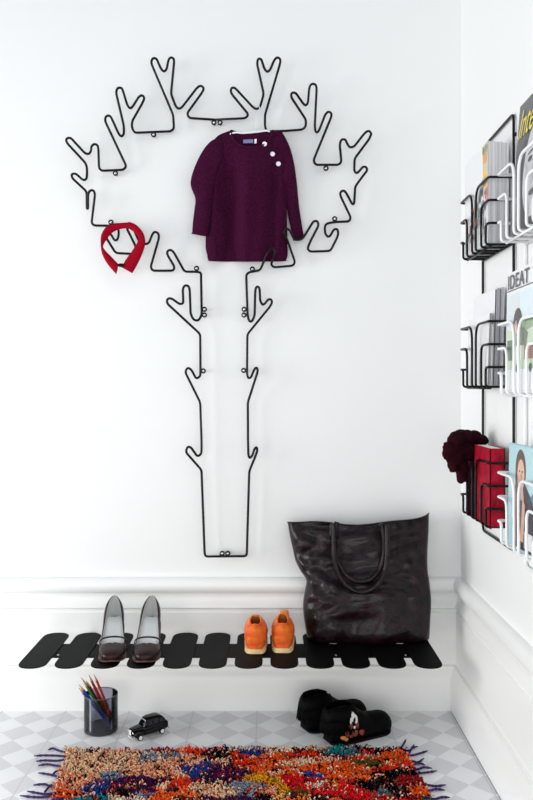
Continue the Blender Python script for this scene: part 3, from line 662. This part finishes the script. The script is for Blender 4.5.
x, y = place_px(282.5, 654); kid_shoe('right shoe of the orange child pair, nearer the bag, tongue sticking up', x, y, math.radians(-2), 1)

def moccasin(label, x, y, rot, patch):
    t = thing('moccasin', label, 'shoe', (x, y, .0008), (0, 0, rot), 'black fringed moccasins')
    # s = 0 heel, s = L toe
    keys = [(0, 0, .010, .086, 166, 0), (.003, .022, .005, .090, 162, 0), (.013, .032, .003, .100, 156, 0), (.034, .037, .002, .104, 152, 0), (.058, .038, .002, .102, 152, 0), (.074, .038, .002, .095, 158, 0), (.084, .038, .002, .086, 178, 0), (.100, .038, .002, .074, 180, 0), (.118, .038, .002, .062, 180, 0), (.132, .038, .002, .056, 180, 0), (.152, .039, .002, .054, 180, 0), (.174, .037, .002, .052, 180, 0), (.192, .030, .003, .046, 180, 0), (.203, .018, .005, .034, 180, 0), (.207, .004, .010, .020, 180, 0)]
    ks, loops = shoe_surface(keys, 5, 40)
    for lp in loops:
        for v in lp: v.z += .0015 * noise.noise(v * 50 + Vector((rot * 9, 0, 0)))
    bm = bmesh.new(); loft(bm, loops, closed=False); weld(bm); solid(obj('upper', bm, ['suede', 'suede'], t, recalc=False), .002, -1, 1, 0)
    bm = sole_mesh(ks, -.0018, .003, 1.0); obj('sole', bm, 'rubber', t, auto=50)
    # apron seam round the toe
    bm = bmesh.new(); pts = [loops[i][8] * 1 for i in range(44, 66, 2)] ; pts2 = [loops[i][32] * 1 for i in range(44, 66, 2)]
    up_ = Vector((0, 0, .001)); tube(bm, [Vector(p) + up_ for p in catmull([tuple(p) for p in pts + pts2[::-1]], 3)], .0013, 6); obj('toe_seam', bm, 'suede', t)
    # fringe cuff
    bm = bmesh.new()
    rim = [(lp[0], lp[3], lp[9]) for k_, lp in zip(ks, loops) if k_[0] <= .08][::-1] + [(lp[-1], lp[-4], lp[-10]) for k_, lp in zip(ks, loops) if k_[0] <= .08]
    ctr = Vector((0, .04, 0)); L_ = []
    dn = []
    for a, b, c in rim:
        o1 = Vector((a.x, a.y - .04, 0)); o1 = o1.normalized() if o1.length > 1e-4 else Vector((0, -1, 0))
        L_.append([a + Vector((0, 0, .001)), a + o1 * .004 + Vector((0, 0, .002)), b + o1 * .006, Vector((b.x, b.y, b.z - .010)) + o1 * .009, Vector((b.x, b.y, b.z - .020)) + o1 * .011])
        dn.append((L_[-1][-1], o1))
    loft(bm, L_, closed=False); solid(obj('cuff', bm, 'suede', t), .0016, 0)
    bm = bmesh.new(); rr = random.Random(5)
    Q = [tuple(d[0]) + tuple(d[1]) for d in dn]; Q = catmull(Q, 2)
    for q in Q[::1]:
        p = Vector(q[:3]); o1 = Vector(q[3:]); tube(bm, [p + o1 * -.001, p + Vector((0, 0, -.018)) + o1 * rr.uniform(-.001, .003), p + Vector((0, 0, -.034)) + o1 * rr.uniform(-.001, .005)], [.0014, .0015, .0009], 5)
    o = obj('fringe', bm, 'suede', t); 
    if patch:
        # beaded patch on the side facing the room
        def on(s, a):
            i = min(range(len(ks)), key=lambda i: abs(ks[i][0] - s)); lp = loops[i]; A = ks[i][4]
            j = int(round((a + A) / (2 * A) * 40)); j = max(0, min(40, j)); return lp[j]
        bm = bmesh.new()
        def dab(s, a, r1, r2, mi):
            c = on(s, a); nrm = Vector((c.x, 0, c.z - .03)).normalized()
            q = Vector((0, 0, 1)).rotation_difference(nrm).to_matrix(); ellipsoid(bm, c + nrm * .0010, (r1, r2, .0020), 12, 8, rot=q, mi=mi)
        sd = 1
        A_ = lambda v: sd * v
        def stick(s, z, r1, r2, mi):
            best = min((p for lp in loops for p in lp[20:]), key=lambda p: abs(p.y - (.062 + (s - .062) * 1.35)) + abs(p.z - z) * 1.0)
            nrm = Vector((1, 0, .25)).normalized(); q = Vector((0, 0, 1)).rotation_difference(nrm).to_matrix()
            ellipsoid(bm, best + nrm * .0012, (r2 * 1.35, r1 * 1.75, .0026), 12, 8, rot=q, mi=mi)
        stick(.062, .074, .0052, .0100, 0); stick(.068, .068, .0035, .009, 0); stick(.057, .066, .0028, .009, 0)
        stick(.063, .066, .0036, .0065, 3)
        stick(.056, .053, .0035, .009, 1); stick(.071, .052, .0035, .009, 1); stick(.064, .047, .0022, .0035, 0)
        stick(.050, .034, .005, .008, 1); stick(.066, .032, .006, .010, 1); stick(.082, .034, .005, .009, 1); stick(.060, .024, .004, .005, 1)
        stick(.040, .024, .0055, .006, 2); stick(.047, .017, .004, .006, 2)
        stick(.073, .026, .0024, .007, 3)
        tag(obj('beaded_patch', bm, ['bead_white', 'bead_brown', 'bead_amber', 'rubber'], t), 'white, brown and amber beaded patch')
    return t
ang = math.radians(-90 + 27)
def heel_at(px, py, L=0): 
    Z = H0 * F / (py - VY); return (px - VX) * Z / F, Z - D
hx, hy = -0, 0
u = Vector((math.cos(math.radians(27)), math.sin(math.radians(27))))
def mocc(px, py, lab, patch):
    Z = H0 * F / (py - VY); cx, cy = (px - VX) * Z / F, Z - D
    moccasin(lab, cx - u.x * .034, cy - u.y * .034, ang, patch)
mocc(313.5, 728.5, 'black fringed suede moccasin standing behind its mate on the floor', False)
mocc(337, 741, 'black fringed suede moccasin with white and brown beaded patch, nearer the rug', True)

# ------------------------------------------------------------------ leather bag
bag = thing('tote_bag', 'large dark brown leather tote bag slumped on the right end of the shelf', 'bag', P(370, 638, 2.30)); G0 = bag.location = Vector((.30, -.09, ZSH))
# rows: bottom -> top: (xl, yl, xr, yr, ymid, yfront, yback)
bk_ = [(314, 643.0, 426, 641.0, 643.4, -.060, -.058), (309, 644, 429.0, 642, 644.5, -.150, -.036), (304.5, 622, 430.4, 618, 621, -.152, -.034), (303.0, 604, 431.2, 603, 604, -.146, -.034), (305.0, 590, 430.4, 590, 591, -.134, -.035),
       (306.2, 580, 429.2, 580, 581, -.124, -.037), (300.6, 571, 427.8, 571, 572, -.114, -.030), (295.6, 561, 427.4, 560, 560, -.106, -.022), (293.0, 550, 427.6, 548, 550, -.100, -.016), (290.6, 539, 428.4, 534, 538, -.096, -.013), (288.8, 529, 428.8, 522, 531, -.090, -.012), (287.6, 521, 428.9, 512, 524.2, -.082, -.012)]
rowsb = catmull(bk_, 5); NB = 60
def bag_pt(th, r, front_only=None):
    xl, yl, xr, yr, ym, yf, yb = r
    c, s = math.cos(th), math.sin(th)
    e = .42
    uu = -math.copysign(abs(c) ** .75, c); d = math.copysign(abs(s) ** e, s)
    x = (xl + xr) / 2 + uu * (xr - xl) / 2
    yline = yl + (yr - yl) * (uu + 1) / 2; base = yline + (ym - yline) * (1 - uu * uu) ** .7 * 1.0
    mid = (yf + yb) / 2; half = (yf - yb) / 2    # negative
    Y = mid + half * d
    top = max(0, min(1, (560 - base) / 40))
    if d > 0:
        q = Vector((x * .022, base * .022, 1.3))
        Y -= (noise.noise(q * 1.1) * .026 + abs(noise.noise(q * 2.6 + Vector((5, 0, 0)))) * .026 + abs(noise.noise(Vector((x * .05 + base * .05, base * .09 - x * .03, 8)))) * .014 + noise.noise(Vector((x * .16, base * .16, 3))) * .004) * (1 - abs(uu) ** 6)
        Y += .007 * math.exp(-((base - (585 - (x - 360) * .02)) / 5) ** 2) * (1 - abs(uu) ** 4)     # crease under the slump
        Y += .006 * math.exp(-(((x - 300) * .75 - (base - 555)) / 5) ** 2) * (1 if x < 345 else 0)
        Y += .006 * math.exp(-(((430 - x) * .5 - (base - 530)) / 5) ** 2) * (1 if x > 385 else 0)
    wav = math.sin(x * .09 + 1) * 1.3 * top
    if d < 0 and x > 385: wav -= 0
    return P(x, base + wav, Y + D) - G0
loopsb = [[bag_pt(2 * PI * i / NB + 1e-4, r) for i in range(NB)] for r in rowsb]
bm = bmesh.new(); loft(bm, loopsb, cap=(True, False))
for v in bm.verts:
    w = v.co + G0
    if w.z < ZSH + .0035: w.z = ZSH + .0035
    if w.z < .402 and w.y > -.0335: w.y = -.0335
    if w.y > -.012: w.y = -.012
    v.co = w - G0
o = obj('body', bm, 'leather', bag); solid(o, .0028, -1)
bm = bmesh.new(); tube(bm, [p.copy() for p in loopsb[-1]], .0022, 6, closed=True); obj('rim_seam', bm, 'leather', bag)
def bagfront(px, py, off):
    best = min((p for lp in loopsb for p in lp[:NB // 2 + 1] ), key=lambda p: (VX + (p + G0).x * F / ((p + G0).y + D) - px) ** 2 + (VY - ((p + G0).z - H0) * F / ((p + G0).y + D) - py) ** 2)
    Y = (best + G0).y - off; return P(px, py, Y + D) - G0
def handle(pts, offs):
    pp = [bagfront(x, y, 0) for x, y in pts]; ys = [(p + G0).y for p in pp]; ym = min(ys)
    q = []
    for (x, y), o_, yy in zip(pts, offs, ys):
        q.append(tuple(P(x, y, (min(yy, ym + .012) - o_) + D) - G0))
    c = catmull(q, 5); bm = bmesh.new(); tube(bm, [Vector(v) for v in c], .0075, 10); return obj('handle', bm, 'leather', bag)
handle([(333.6,523),(333.8,540),(334.4,558),(338,573),(345,584),(354,590.4),(361,592),(370,590),(379,582.5),(385,570),(387,554),(387.2,538),(386.6,525)], [.005,.010,.014,.016,.018,.018,.018,.018,.018,.016,.014,.010,.005])
handle([(337,522),(334.6,534),(335,550),(338.6,564),(346,575),(354,580.2),(362,581.4),(371,579),(378.6,571),(383.4,558),(384.4,543),(383,530),(380.6,523.5)], [.002,.004,.006,.006,.006,.006,.006,.006,.006,.006,.006,.004,.002])
for px_ in (333.8, 386.6):
    bm = bmesh.new(); lp = [[bagfront(px_ + e * 4.4, yy, .0035) for e in (-1, -.5, 0, .5, 1)] for yy in (521.5, 527, 533, 538)]
    ymn = min(p.y for r in lp for p in r)
    for r in lp:
        for p in r: p.y = min(p.y, ymn + .003)
    loft(bm, lp, closed=False); solid(obj('handle_tab', bm, 'leather', bag), .003, 0)

# ------------------------------------------------------------------ pencil cup + pencils
cz_ = 2.217; cx_, cy_ = (101 - VX) * cz_ / F, cz_ - D
cup = thing('pencil_cup', 'smoked transparent plastic cup holding coloured pencils on the floor', 'cup', (cx_, cy_, 0))
bm = bmesh.new(); n = 48; r = .0478
ring = lambda rr, z: [Vector((rr * math.cos(2 * PI * k / n), rr * math.sin(2 * PI * k / n), z)) for k in range(n)]
loft(bm, [ring(r, .012), ring(r, .104), ring(r - .0022, .104), ring(r - .0022, .012)]); obj('cup_wall', bm, 'smoke', cup, auto=50)
bm = bmesh.new(); loft(bm, [ring(r - .004, .0005), ring(r, .003), ring(r, .012), ring(r - .0025, .0122)], cap=(True, True)); tag(obj('cup_base', bm, mat('dark_smoked_base', (.02, .02, .024), .12), cup, auto=40), 'thick dark base of the cup')
bm = bmesh.new(); tube(bm, ring(r - .0011, .104), .0012, 6, closed=True); obj('cup_rim', bm, mat('dark_rim', (.12, .12, .14), .15), cup)
M['wood'] = mat('cedar_wood', srgb(214, 160, 110), .7)
tips = [(79, 684.6, -.018, (28, 56, 140), 'blue', .006), (78.6, 687.5, .010, (34, 70, 165), 'bright blue', .012), (83, 679.8, -.004, (40, 130, 60), 'green', .002), (81.2, 677.6, .014, (25, 25, 30), 'black', -.006), (86, 680.5, -.014, (176, 34, 70), 'crimson', .010), (88.8, 674.6, .006, (150, 40, 30), 'brick red', -.004), (93.8, 674, -.006, (200, 40, 40), 'bright red', .004), (90.6, 679, .016, (205, 96, 40), 'orange', .000), (84.2, 683.6, .016, (70, 40, 110), 'purple', -.010)]
for i, (px, py, dy, col, nm, bo) in enumerate(tips):
    tip = P(px, py, cz_ - .022 + .0045 * i)
    ang_ = -.55 + i * .12
    foot = Vector((cx_ + (.036 - .0052 * (i % 3)), cy_ - .020 + .0052 * i, .0175))
    ax = (tip - foot).normalized(); foot = foot; L = (tip - foot).length
    t = thing('coloured_pencil', nm + ' coloured pencil standing in the smoked cup', 'pencil', tuple(foot), group='coloured pencils in the cup')
    q = Vector((0, 0, 1)).rotation_difference(ax); t.rotation_mode = 'QUATERNION'; t.rotation_quaternion = q
    R_ = .0037; hexa = lambda rr, z: [Vector((rr * math.cos(PI / 3 * k), rr * math.sin(PI / 3 * k), z)) for k in range(6)]
    bm = bmesh.new(); loft(bm, [hexa(R_, 0), hexa(R_, L - .020)], cap=(True, True)); obj('shaft', bm, mat(nm.replace(' ', '_') + '_lacquer', srgb(*col), .25), t, smooth=False)
    bm = bmesh.new(); circ = lambda rr, z: [Vector((rr * math.cos(PI / 5 * k), rr * math.sin(PI / 5 * k), z)) for k in range(10)]
    loft(bm, [circ(R_ * .95, L - .0201), circ(.0011, L - .005)], cap=(True, True)); tag(obj('sharpened_end', bm, 'wood', t), 'bare wood cone')
    bm = bmesh.new(); loft(bm, [circ(.0011, L - .0051), circ(.0003, L)], cap=(True, True)); obj('lead', bm, mat(nm.replace(' ', '_') + '_lead', srgb(*col), .5), t)

# ------------------------------------------------------------------ toy taxi
fw = Vector((-.353, 2.151 - D, 0)); rw = Vector((-.2997, 2.194 - D, 0)); dr = (fw - rw).normalized()   # forward
side = Vector((-dr.y, dr.x, 0))      # left of the car
ctr_ = (fw + rw) / 2
camside = -1 if side.y > 0 else 1
# near side wheels are the ones towards the camera
ctr_ = ctr_ + side * (-.020 * camside) 
car = thing('toy_taxi', 'small glossy black toy taxi on the diamond floor right of the pencil cup', 'toy car', (ctr_.x, ctr_.y, 0), (0, 0, math.atan2(dr.y, dr.x)))
# local x forward; length .116, width .046
def sect(x, w, z0, z1, k=.35, n=20, tw=None):
    pts = []
    for i in range(n):
        a = 2 * PI * i / n; c, s = math.cos(a), math.sin(a)
        yy = math.copysign(abs(c) ** k, c) * w; zz = (z0 + z1) / 2 + math.copysign(abs(s) ** k, s) * (z1 - z0) / 2
        if tw is not None: yy *= (1 - (1 - tw) * max(0, (zz - z0) / (z1 - z0)))
        pts.append(Vector((x, yy, zz)))
    return pts
bm = bmesh.new()
loft(bm, [sect(*q) for q in catmull([(-.058, .012, .014, .026), (-.055, .0185, .011, .031), (-.045, .0205, .009, .034), (-.030, .0215, .008, .034), (0, .0215, .008, .033), (.018, .021, .008, .032), (.024, .0165, .009, .0325), (.040, .0140, .010, .0315), (.052, .0115, .011, .0305), (.0555, .0100, .012, .0290)], 4)], cap=(True, True))
obj('body', bm, 'black_gloss', car, auto=50)
bm = bmesh.new()
loft(bm, [sect(x, w, z0, z1, .45, 24, tw) for x, w, z0, z1, tw in catmull([(-.052, .012, .026, .031, .9), (-.047, .0185, .024, .040, .86), (-.038, .0200, .024, .0485, .82), (-.025, .0205, .024, .0525, .80), (-.005, .0205, .024, .0530, .80), (.006, .0200, .024, .0515, .80), (.013, .0190, .024, .0465, .82), (.020, .0170, .024, .0360, .9), (.023, .015, .024, .030, .95)], 4)], cap=(True, True))
cab = obj('cabin', bm, 'black_gloss', car, auto=50)
def pane(pts, nm='window_glass', m='taxi_glass'):
    bm = bmesh.new(); bm.faces.new([bm.verts.new(p) for p in pts]); o = obj(nm, bm, m, cab, smooth=False); solid(o, .0008, 0)
for s in (-1, 1):
    yb_, yt_ = s * .0206, s * .0186
    for a, b, c, d in ((-.040, -.026, -.026, -.037), (-.023, -.006, -.006, -.023), (-.003, .013, .007, -.003)):
        pane([(a, yb_, .0345), (b, yb_, .0345), (c, yt_, .0465), (d, yt_, .0465)])
pane([(.0185, -.013, .0365), (.0185, .013, .0365), (.0125, .012, .0470), (.0125, -.012, .0470)], 'windscreen', mat('pale_windscreen', (.35, .36, .37), .08))
for x0 in (.036, -.034):
    for s in (-1, 1):
        bm = bmesh.new(); ellipsoid(bm, (x0, s * .0168, .0165), (.0165 if x0 > 0 else .015, .0058, .0105), 18, 12); obj('fender', bm, 'black_gloss', car)
        bm = bmesh.new(); wl = lambda rr, y: [Vector((x0 + rr * math.cos(2 * PI * k / 24), s * y, .0084 + rr * math.sin(2 * PI * k / 24))) for k in range(24)]
        loft(bm, [wl(.0078, .0165), wl(.0084, .0180), wl(.0084, .0222), wl(.0078, .0236)], cap=(True, True)); wh = obj('wheel', bm, 'rubber', car, auto=40)
        bm = bmesh.new(); loft(bm, [wl(.0056, .0236), wl(.0054, .0243), wl(.0022, .0246)], cap=(True, True)); tag(obj('hubcap', bm, 'white_plastic', wh, auto=40), 'white hubcap')
bm = bmesh.new(); box(bm, (.0552, -.0062, .0135), (.0575, .0062, .0285), .0015, 2); gr = tag(obj('grille', bm, 'chrome', car, auto=40), 'chrome radiator grille')
bm = bmesh.new()
for k in range(5): box(bm, (.0573, -.0048 + k * .0021, .0150), (.0579, -.0040 + k * .0021, .0268))
obj('grille_bars', bm, 'white_plastic', gr, smooth=False)
for s in (-1, 1):
    bm = bmesh.new(); ellipsoid(bm, (.0515, s * .0125, .0220), (.0038, .0034, .0034), 14, 10); hl_ = obj('headlamp', bm, 'black_gloss', car)
    bm = bmesh.new(); ellipsoid(bm, (.0540, s * .0125, .0220), (.0018, .0028, .0028), 12, 8); tag(obj('lens', bm, 'chrome', hl_), 'bright lamp lens')
for x0, nm in ((.0575, 'front_bumper'), (-.060, 'rear_bumper')):
    bm = bmesh.new(); box(bm, (x0 - .0012, -.0205, .0085), (x0 + .0014, .0205, .0118), .0008, 2); obj(nm, bm, 'chrome', car, auto=40)
bm = bmesh.new(); box(bm, (.010, -.0055, .0495), (.0135, .0055, .0535), .0008, 2); obj('roof_sign', bm, 'black_gloss', car, auto=40)
bm = bmesh.new(); box(bm, (.0590, -.0065, .0095), (.0594, .0065, .0125)); obj('number_plate', bm, 'white_plastic', car, smooth=False)

# ------------------------------------------------------------------ rug
RL, RR_, RB, RF = -.545, .372, 2.085 - D, -1.02    # left, right, back, front
def flo(px, py): Z = H0 * F / (py - VY); return (px - VX) * Z / F, Z - D
edgeL = lambda y: -.540 + .12 * (RB - y) + .008 * noise.noise(Vector((0, y * 20, 0)))
edgeR = lambda y: .365 + .10 * (RB - y) + .006 * noise.noise(Vector((9, y * 20, 0)))
edgeB = lambda x: RB + .010 * noise.noise(Vector((x * 7, 2, 0))) + .006 * math.sin(x * 6 + 1)
rug = thing('rug', 'multicoloured shaggy rag rug with purple fringe on the diamond floor', 'rug', (-.08, -.6, 0)); U0 = rug.location
bm = bmesh.new(); lp = []
for i in range(21):
    f = i / 20; row = []
    for j in range(25):
        x_ = j / 24; xx = edgeL(RB) * (1 - x_) + edgeR(RB) * x_; yb2 = edgeB(xx) - .004; yy = yb2 + (RF - yb2) * f
        xx = edgeL(yy) * (1 - x_) + edgeR(yy) * x_
        row.append(Vector((xx, yy, .0055 if 0 < i < 20 and 0 < j < 24 else .004)) - U0)
    lp.append(row)
loft(bm, lp, closed=False); o = obj('backing', bm, mat('rug_backing', srgb(150, 110, 90), .95, bump=.5, bscale=200), rug); solid(o, .003, -1)
PALR = [(224, 50, 22), (236, 88, 28), (218, 22, 30), (232, 160, 122), (230, 186, 148), (14, 11, 16), (62, 18, 64), (26, 58, 138), (120, 136, 158), (214, 146, 20), (14, 122, 134), (146, 22, 30), (226, 208, 186), (82, 78, 20), (244, 112, 44), (86, 18, 28)]
rugm = [mat('rug_yarn', srgb(*c), .9, spec=.02) for c in PALR]
seeds = [] # px,py,rx,ry,index
for s in [(195,776,14,5,7),(222,779,22,6,6),(136,790,24,7,6),(158,762,16,4,8),(100,772,22,7,4),(80,786,14,8,3),(75,765,10,8,4),(120,762,18,4,4),(95,791,10,5,7),(60,797,12,4,1),(190,752,10,3,0),(215,748,14,3,5),(232,750,10,3,6),(160,752,10,2,11),(175,765,16,3,3),(176,787,12,4,0),(215,795,20,5,4),
          (262,768,14,6,1),(256,782,14,5,9),(245,765,10,4,0),(246,793,14,6,8),(333,775,30,7,1),(346,795,28,6,2),(342,755,16,3,10),(316,779,10,4,7),(258,758,8,3,7),(300,766,14,4,4),(300,788,16,6,2),(280,791,7,5,9),(300,797,9,4,13),(368,768,12,4,13),(372,789,18,6,5),(400,795,14,5,5),(392,778,16,4,5),(395,762,14,4,1),(410,785,12,4,11),(375,752,14,3,5),(405,753,8,3,6),(270,797,8,3,3),(290,752,10,3,12),(265,751,12,3,4),(250,750,8,2,8),(234,780,8,3,6),(316,790,7,3,12),(380,774,10,3,0),(330,764,14,3,3),(360,781,9,3,14),(420,797,10,3,1),(300,757,12,3,0),(318,752,10,2,9),(130,752,10,2,3),(110,779,9,3,8),(150,775,16,4,3),(60,780,8,6,3),(386,796,10,3,10),(120,797,9,3,5),(190,798,12,3,14)]:
    x_, y_ = flo(s[0], s[1]); Zs = y_ + D
    seeds.append((x_, y_, s[2] * Zs / F, s[3] * Zs * Zs / (F * H0), s[4]))
rr = random.Random(11)
for i in range(150):   # the part nearer the camera goes on in the same way
    x_ = rr.uniform(-.6, .5); y_ = rr.uniform(RF, -.56); seeds.append((x_, y_, rr.uniform(.015, .05), rr.uniform(.01, .03), rr.randrange(16)))
for i in range(90):
    x_ = rr.uniform(-.6, .5); y_ = rr.uniform(-.60, RB); left = x_ < -.1
    c_ = rr.choice([3, 4, 3, 4, 8, 5, 9, 1, 12] if left else [0, 1, 2, 3, 5, 9, 11, 14, 15]); seeds.append((x_, y_, rr.uniform(.008, .022), rr.uniform(.004, .010), c_))
def rug_color(x, y):
    wx = x + .018 * noise.noise(Vector((x * 22, y * 22, 0))); wy = y + .014 * noise.noise(Vector((x * 26, y * 40, 7)))
    best, bi = 1e9, 0
    for sx, sy, ra, rb, ci in seeds:
        d = ((wx - sx) / ra) ** 2 + ((wy - sy) / rb) ** 2
        if d < best: best, bi = d, ci
    q = rr.random()
    if q < .10: return rr.choice([3, 4, 0, 5, 11, 12])
    st_ = noise.noise(Vector((x * 34, y * 90, 3)))
    if st_ > .34: return 5 if rr.random() < .7 else 11
    if st_ < -.38: return (4 if x < 0 else 12) if rr.random() < .6 else 0
    if best > 5 and q < .5: return (rr.choice([3, 4, 4, 8, 5]) if x < -.1 else rr.choice([0, 1, 3, 11, 5]))
    return bi
from array import array
verts, faces, fmat = [], [], []
def tuft(x, y, ci, ln, rad, z0=.004):
    a = rr.uniform(0, 2 * PI); lean = rr.uniform(.15, .9); dx, dy = math.cos(a) * ln * lean, math.sin(a) * ln * lean * .8
    pts = [(x, y, z0), (x + dx * .35, y + dy * .35, z0 + ln * .55), (x + dx * .8, y + dy * .8, z0 + ln * .8), (x + dx * 1.25, y + dy * 1.25, z0 + ln * (.8 - .25 * lean))]
    b = len(verts); rad_ = (rad * .8, rad, rad * 1.05, rad * .7)
    nx, ny = -math.sin(a), math.cos(a)
    for (px, py, pz), r_ in zip(pts, rad_):
        verts.extend(((px + nx * r_, py + ny * r_, pz), (px, py, pz + r_), (px - nx * r_, py - ny * r_, pz), (px, py, pz - r_ * .8)))
    for i in range(3):
        for j in range(4):
            faces.append((b + i * 4 + j, b + i * 4 + (j + 1) % 4, b + i * 4 + 4 + (j + 1) % 4, b + i * 4 + 4 + j)); fmat.append(ci)
    faces.append((b + 12, b + 13, b + 14, b + 15)); fmat.append(ci)
y = RB + .012
while y > RF:
    st = .0052 if y > -.60 else .0085
    x = -.56
    while x < .46:
        jx, jy = x + rr.uniform(-.4, .4) * st, y + rr.uniform(-.4, .4) * st
        if edgeL(jy) < jx < edgeR(jy) and jy < edgeB(jx) and jy > RF:
            big = 1 if st < .006 else 1.5
            tuft(jx - U0.x, jy - U0.y, rug_color(jx, jy), rr.uniform(.010, .018) * (.8 + .4 * noise.noise(Vector((jx * 30, jy * 30, 1)))) * (1 + .2 * (big - 1)), rr.uniform(.0013, .0023) * big)
        x += st
    y -= st
me = bpy.data.meshes.new('pile'); me.from_pydata(verts, [], faces)
for m_ in rugm: me.materials.append(m_)
me.polygons.foreach_set('material_index', fmat); me.polygons.foreach_set('use_smooth', [True] * len(faces)); me.update()
o = bpy.data.objects.new('pile', me); C.objects.link(o); o.parent = rug; o['kind'] = 'stuff'
def tassel(base, pts, rad=.0030):
    bm = bmesh.new(); b0 = Vector((base[0], base[1], .006)); L_ = [b0]
    for (dx, dy, dz) in pts: L_.append(Vector((base[0] + dx, base[1] + dy, dz)))
    c = [Vector(q) for q in catmull([tuple(v) for v in L_], 5)]
    tube(bm, [q - U0 for q in c], [rad * (.75 + .35 * math.sin(i * 1.7) ** 2) * (1 if i < len(c) - 2 else .5) for i in range(len(c))], 7)
    return tag(obj('tassel', bm, 'purple', rug), 'purple yarn fringe tassel')
rt = random.Random(4)
def line_t(p0, *ps):
    b = flo(*p0); tassel(b, [(flo(*p)[0] - b[0], flo(*p)[1] - b[1], .0045) for p in ps])
line_t((66,759),(60,757.5),(46,757),(34,757.6)); line_t((64,762),(56,762.5),(45,762),(36,763)); line_t((62,769),(54,767),(47,766),(38,767.4)); line_t((60,782),(56,778),(48,776),(38,774.6))
line_t((58,789),(50,788),(44,786),(33,787)); line_t((56,795),(46,796),(38,795),(27,793)); line_t((54,798),(44,799),(34,799),(20,797.5)); line_t((66,755),(58,752),(53,750),(48,751.5)); line_t((60,791),(53,785),(47,791),(44,795)); line_t((62,774),(58,772),(54,775),(52,778))
line_t((396,750),(401,749),(404,745),(406,741)); line_t((398,754),(404,752),(410,752),(414,746)); line_t((404,758),(412,757),(420,755),(428,752.4)); line_t((406,764),(413,763),(418,764),(424,760)); line_t((408,770),(414,766),(420,765),(425,767)); line_t((412,777),(420,775),(428,774),(437,772.6))
line_t((418,788),(428,787),(436,788),(446,786.6)); line_t((418,791),(428,792.4),(436,791),(445,792)); line_t((424,800),(434,801),(442,799),(450,799.4)); line_t((402,755),(408,756),(412,750),(418,748)); line_t((410,772),(418,771),(424,769),(432,770))
for i in range(14):
    yy = -.585 - i * .029
    b = (edgeL(yy), yy); tassel(b, [(-.02, rt.uniform(-.01, .01), .0045), (-.045, rt.uniform(-.012, .012), .0045), (-.07, rt.uniform(-.015, .015), .0045)])
    b = (edgeR(yy), yy); tassel(b, [(.02, rt.uniform(-.01, .01), .0045), (.045, rt.uniform(-.012, .012), .0045), (.07, rt.uniform(-.015, .015), .0045)])

# ------------------------------------------------------------------ light, world, camera
w = bpy.data.worlds.new('World'); bpy.context.scene.world = w; w.use_nodes = True
w.node_tree.nodes['Background'].inputs[0].default_value = (.74, .88, 1, 1); w.node_tree.nodes['Background'].inputs[1].default_value = .35
def area(name, loc, target, sx, sy, e, col=(1, 1, 1)):
    l = bpy.data.lights.new(name, 'AREA'); l.shape = 'RECTANGLE'; l.size = sx; l.size_y = sy; l.energy = e; l.color = col
    o = bpy.data.objects.new(name, l); C.objects.link(o); o.location = loc
    o.rotation_euler = (Vector(target) - Vector(loc)).to_track_quat('-Z', 'Y').to_euler(); return o
area('window_and_fill_light', (-3.4, -1.2, .9), (.59, -.4, .6), 1.6, 1.8, 86, (1, .995, .98))
area('window_and_fill_light', (-2.6, -4.2, .9), (.3, -.1, .5), 2.0, 1.8, 26, (1, .99, .965))  # added soft fill from front left, no window known there
area('window_and_fill_light', (.2, -5.2, .95), (0, -.1, .5), 3.0, 1.9, 62, (1, .99, .97))  # frontal fill added behind the camera to lift the shaded lower wall
area('ceiling_lamp', (-.1, -2.6, 3.0), (0, -.6, .0), 1.4, 1.4, 7, (1, .99, .97))


cam = bpy.data.cameras.new('Camera'); co = bpy.data.objects.new('Camera', cam); C.objects.link(co)
co.location = (0, -D, H0); co.rotation_euler = (PI / 2, 0, 0)
cam.sensor_fit = 'VERTICAL'; cam.sensor_height = 36; cam.lens = F / 800 * 36; cam.clip_start = .02
cam.shift_x = -(VX - 266.5) / 800; cam.shift_y = (VY - 400) / 800
bpy.context.scene.camera = co
vs = bpy.context.scene.view_settings; vs.view_transform = 'Standard'; vs.look = 'None'; vs.gamma = 1; vs.use_curve_mapping = False; vs.exposure = 0.02
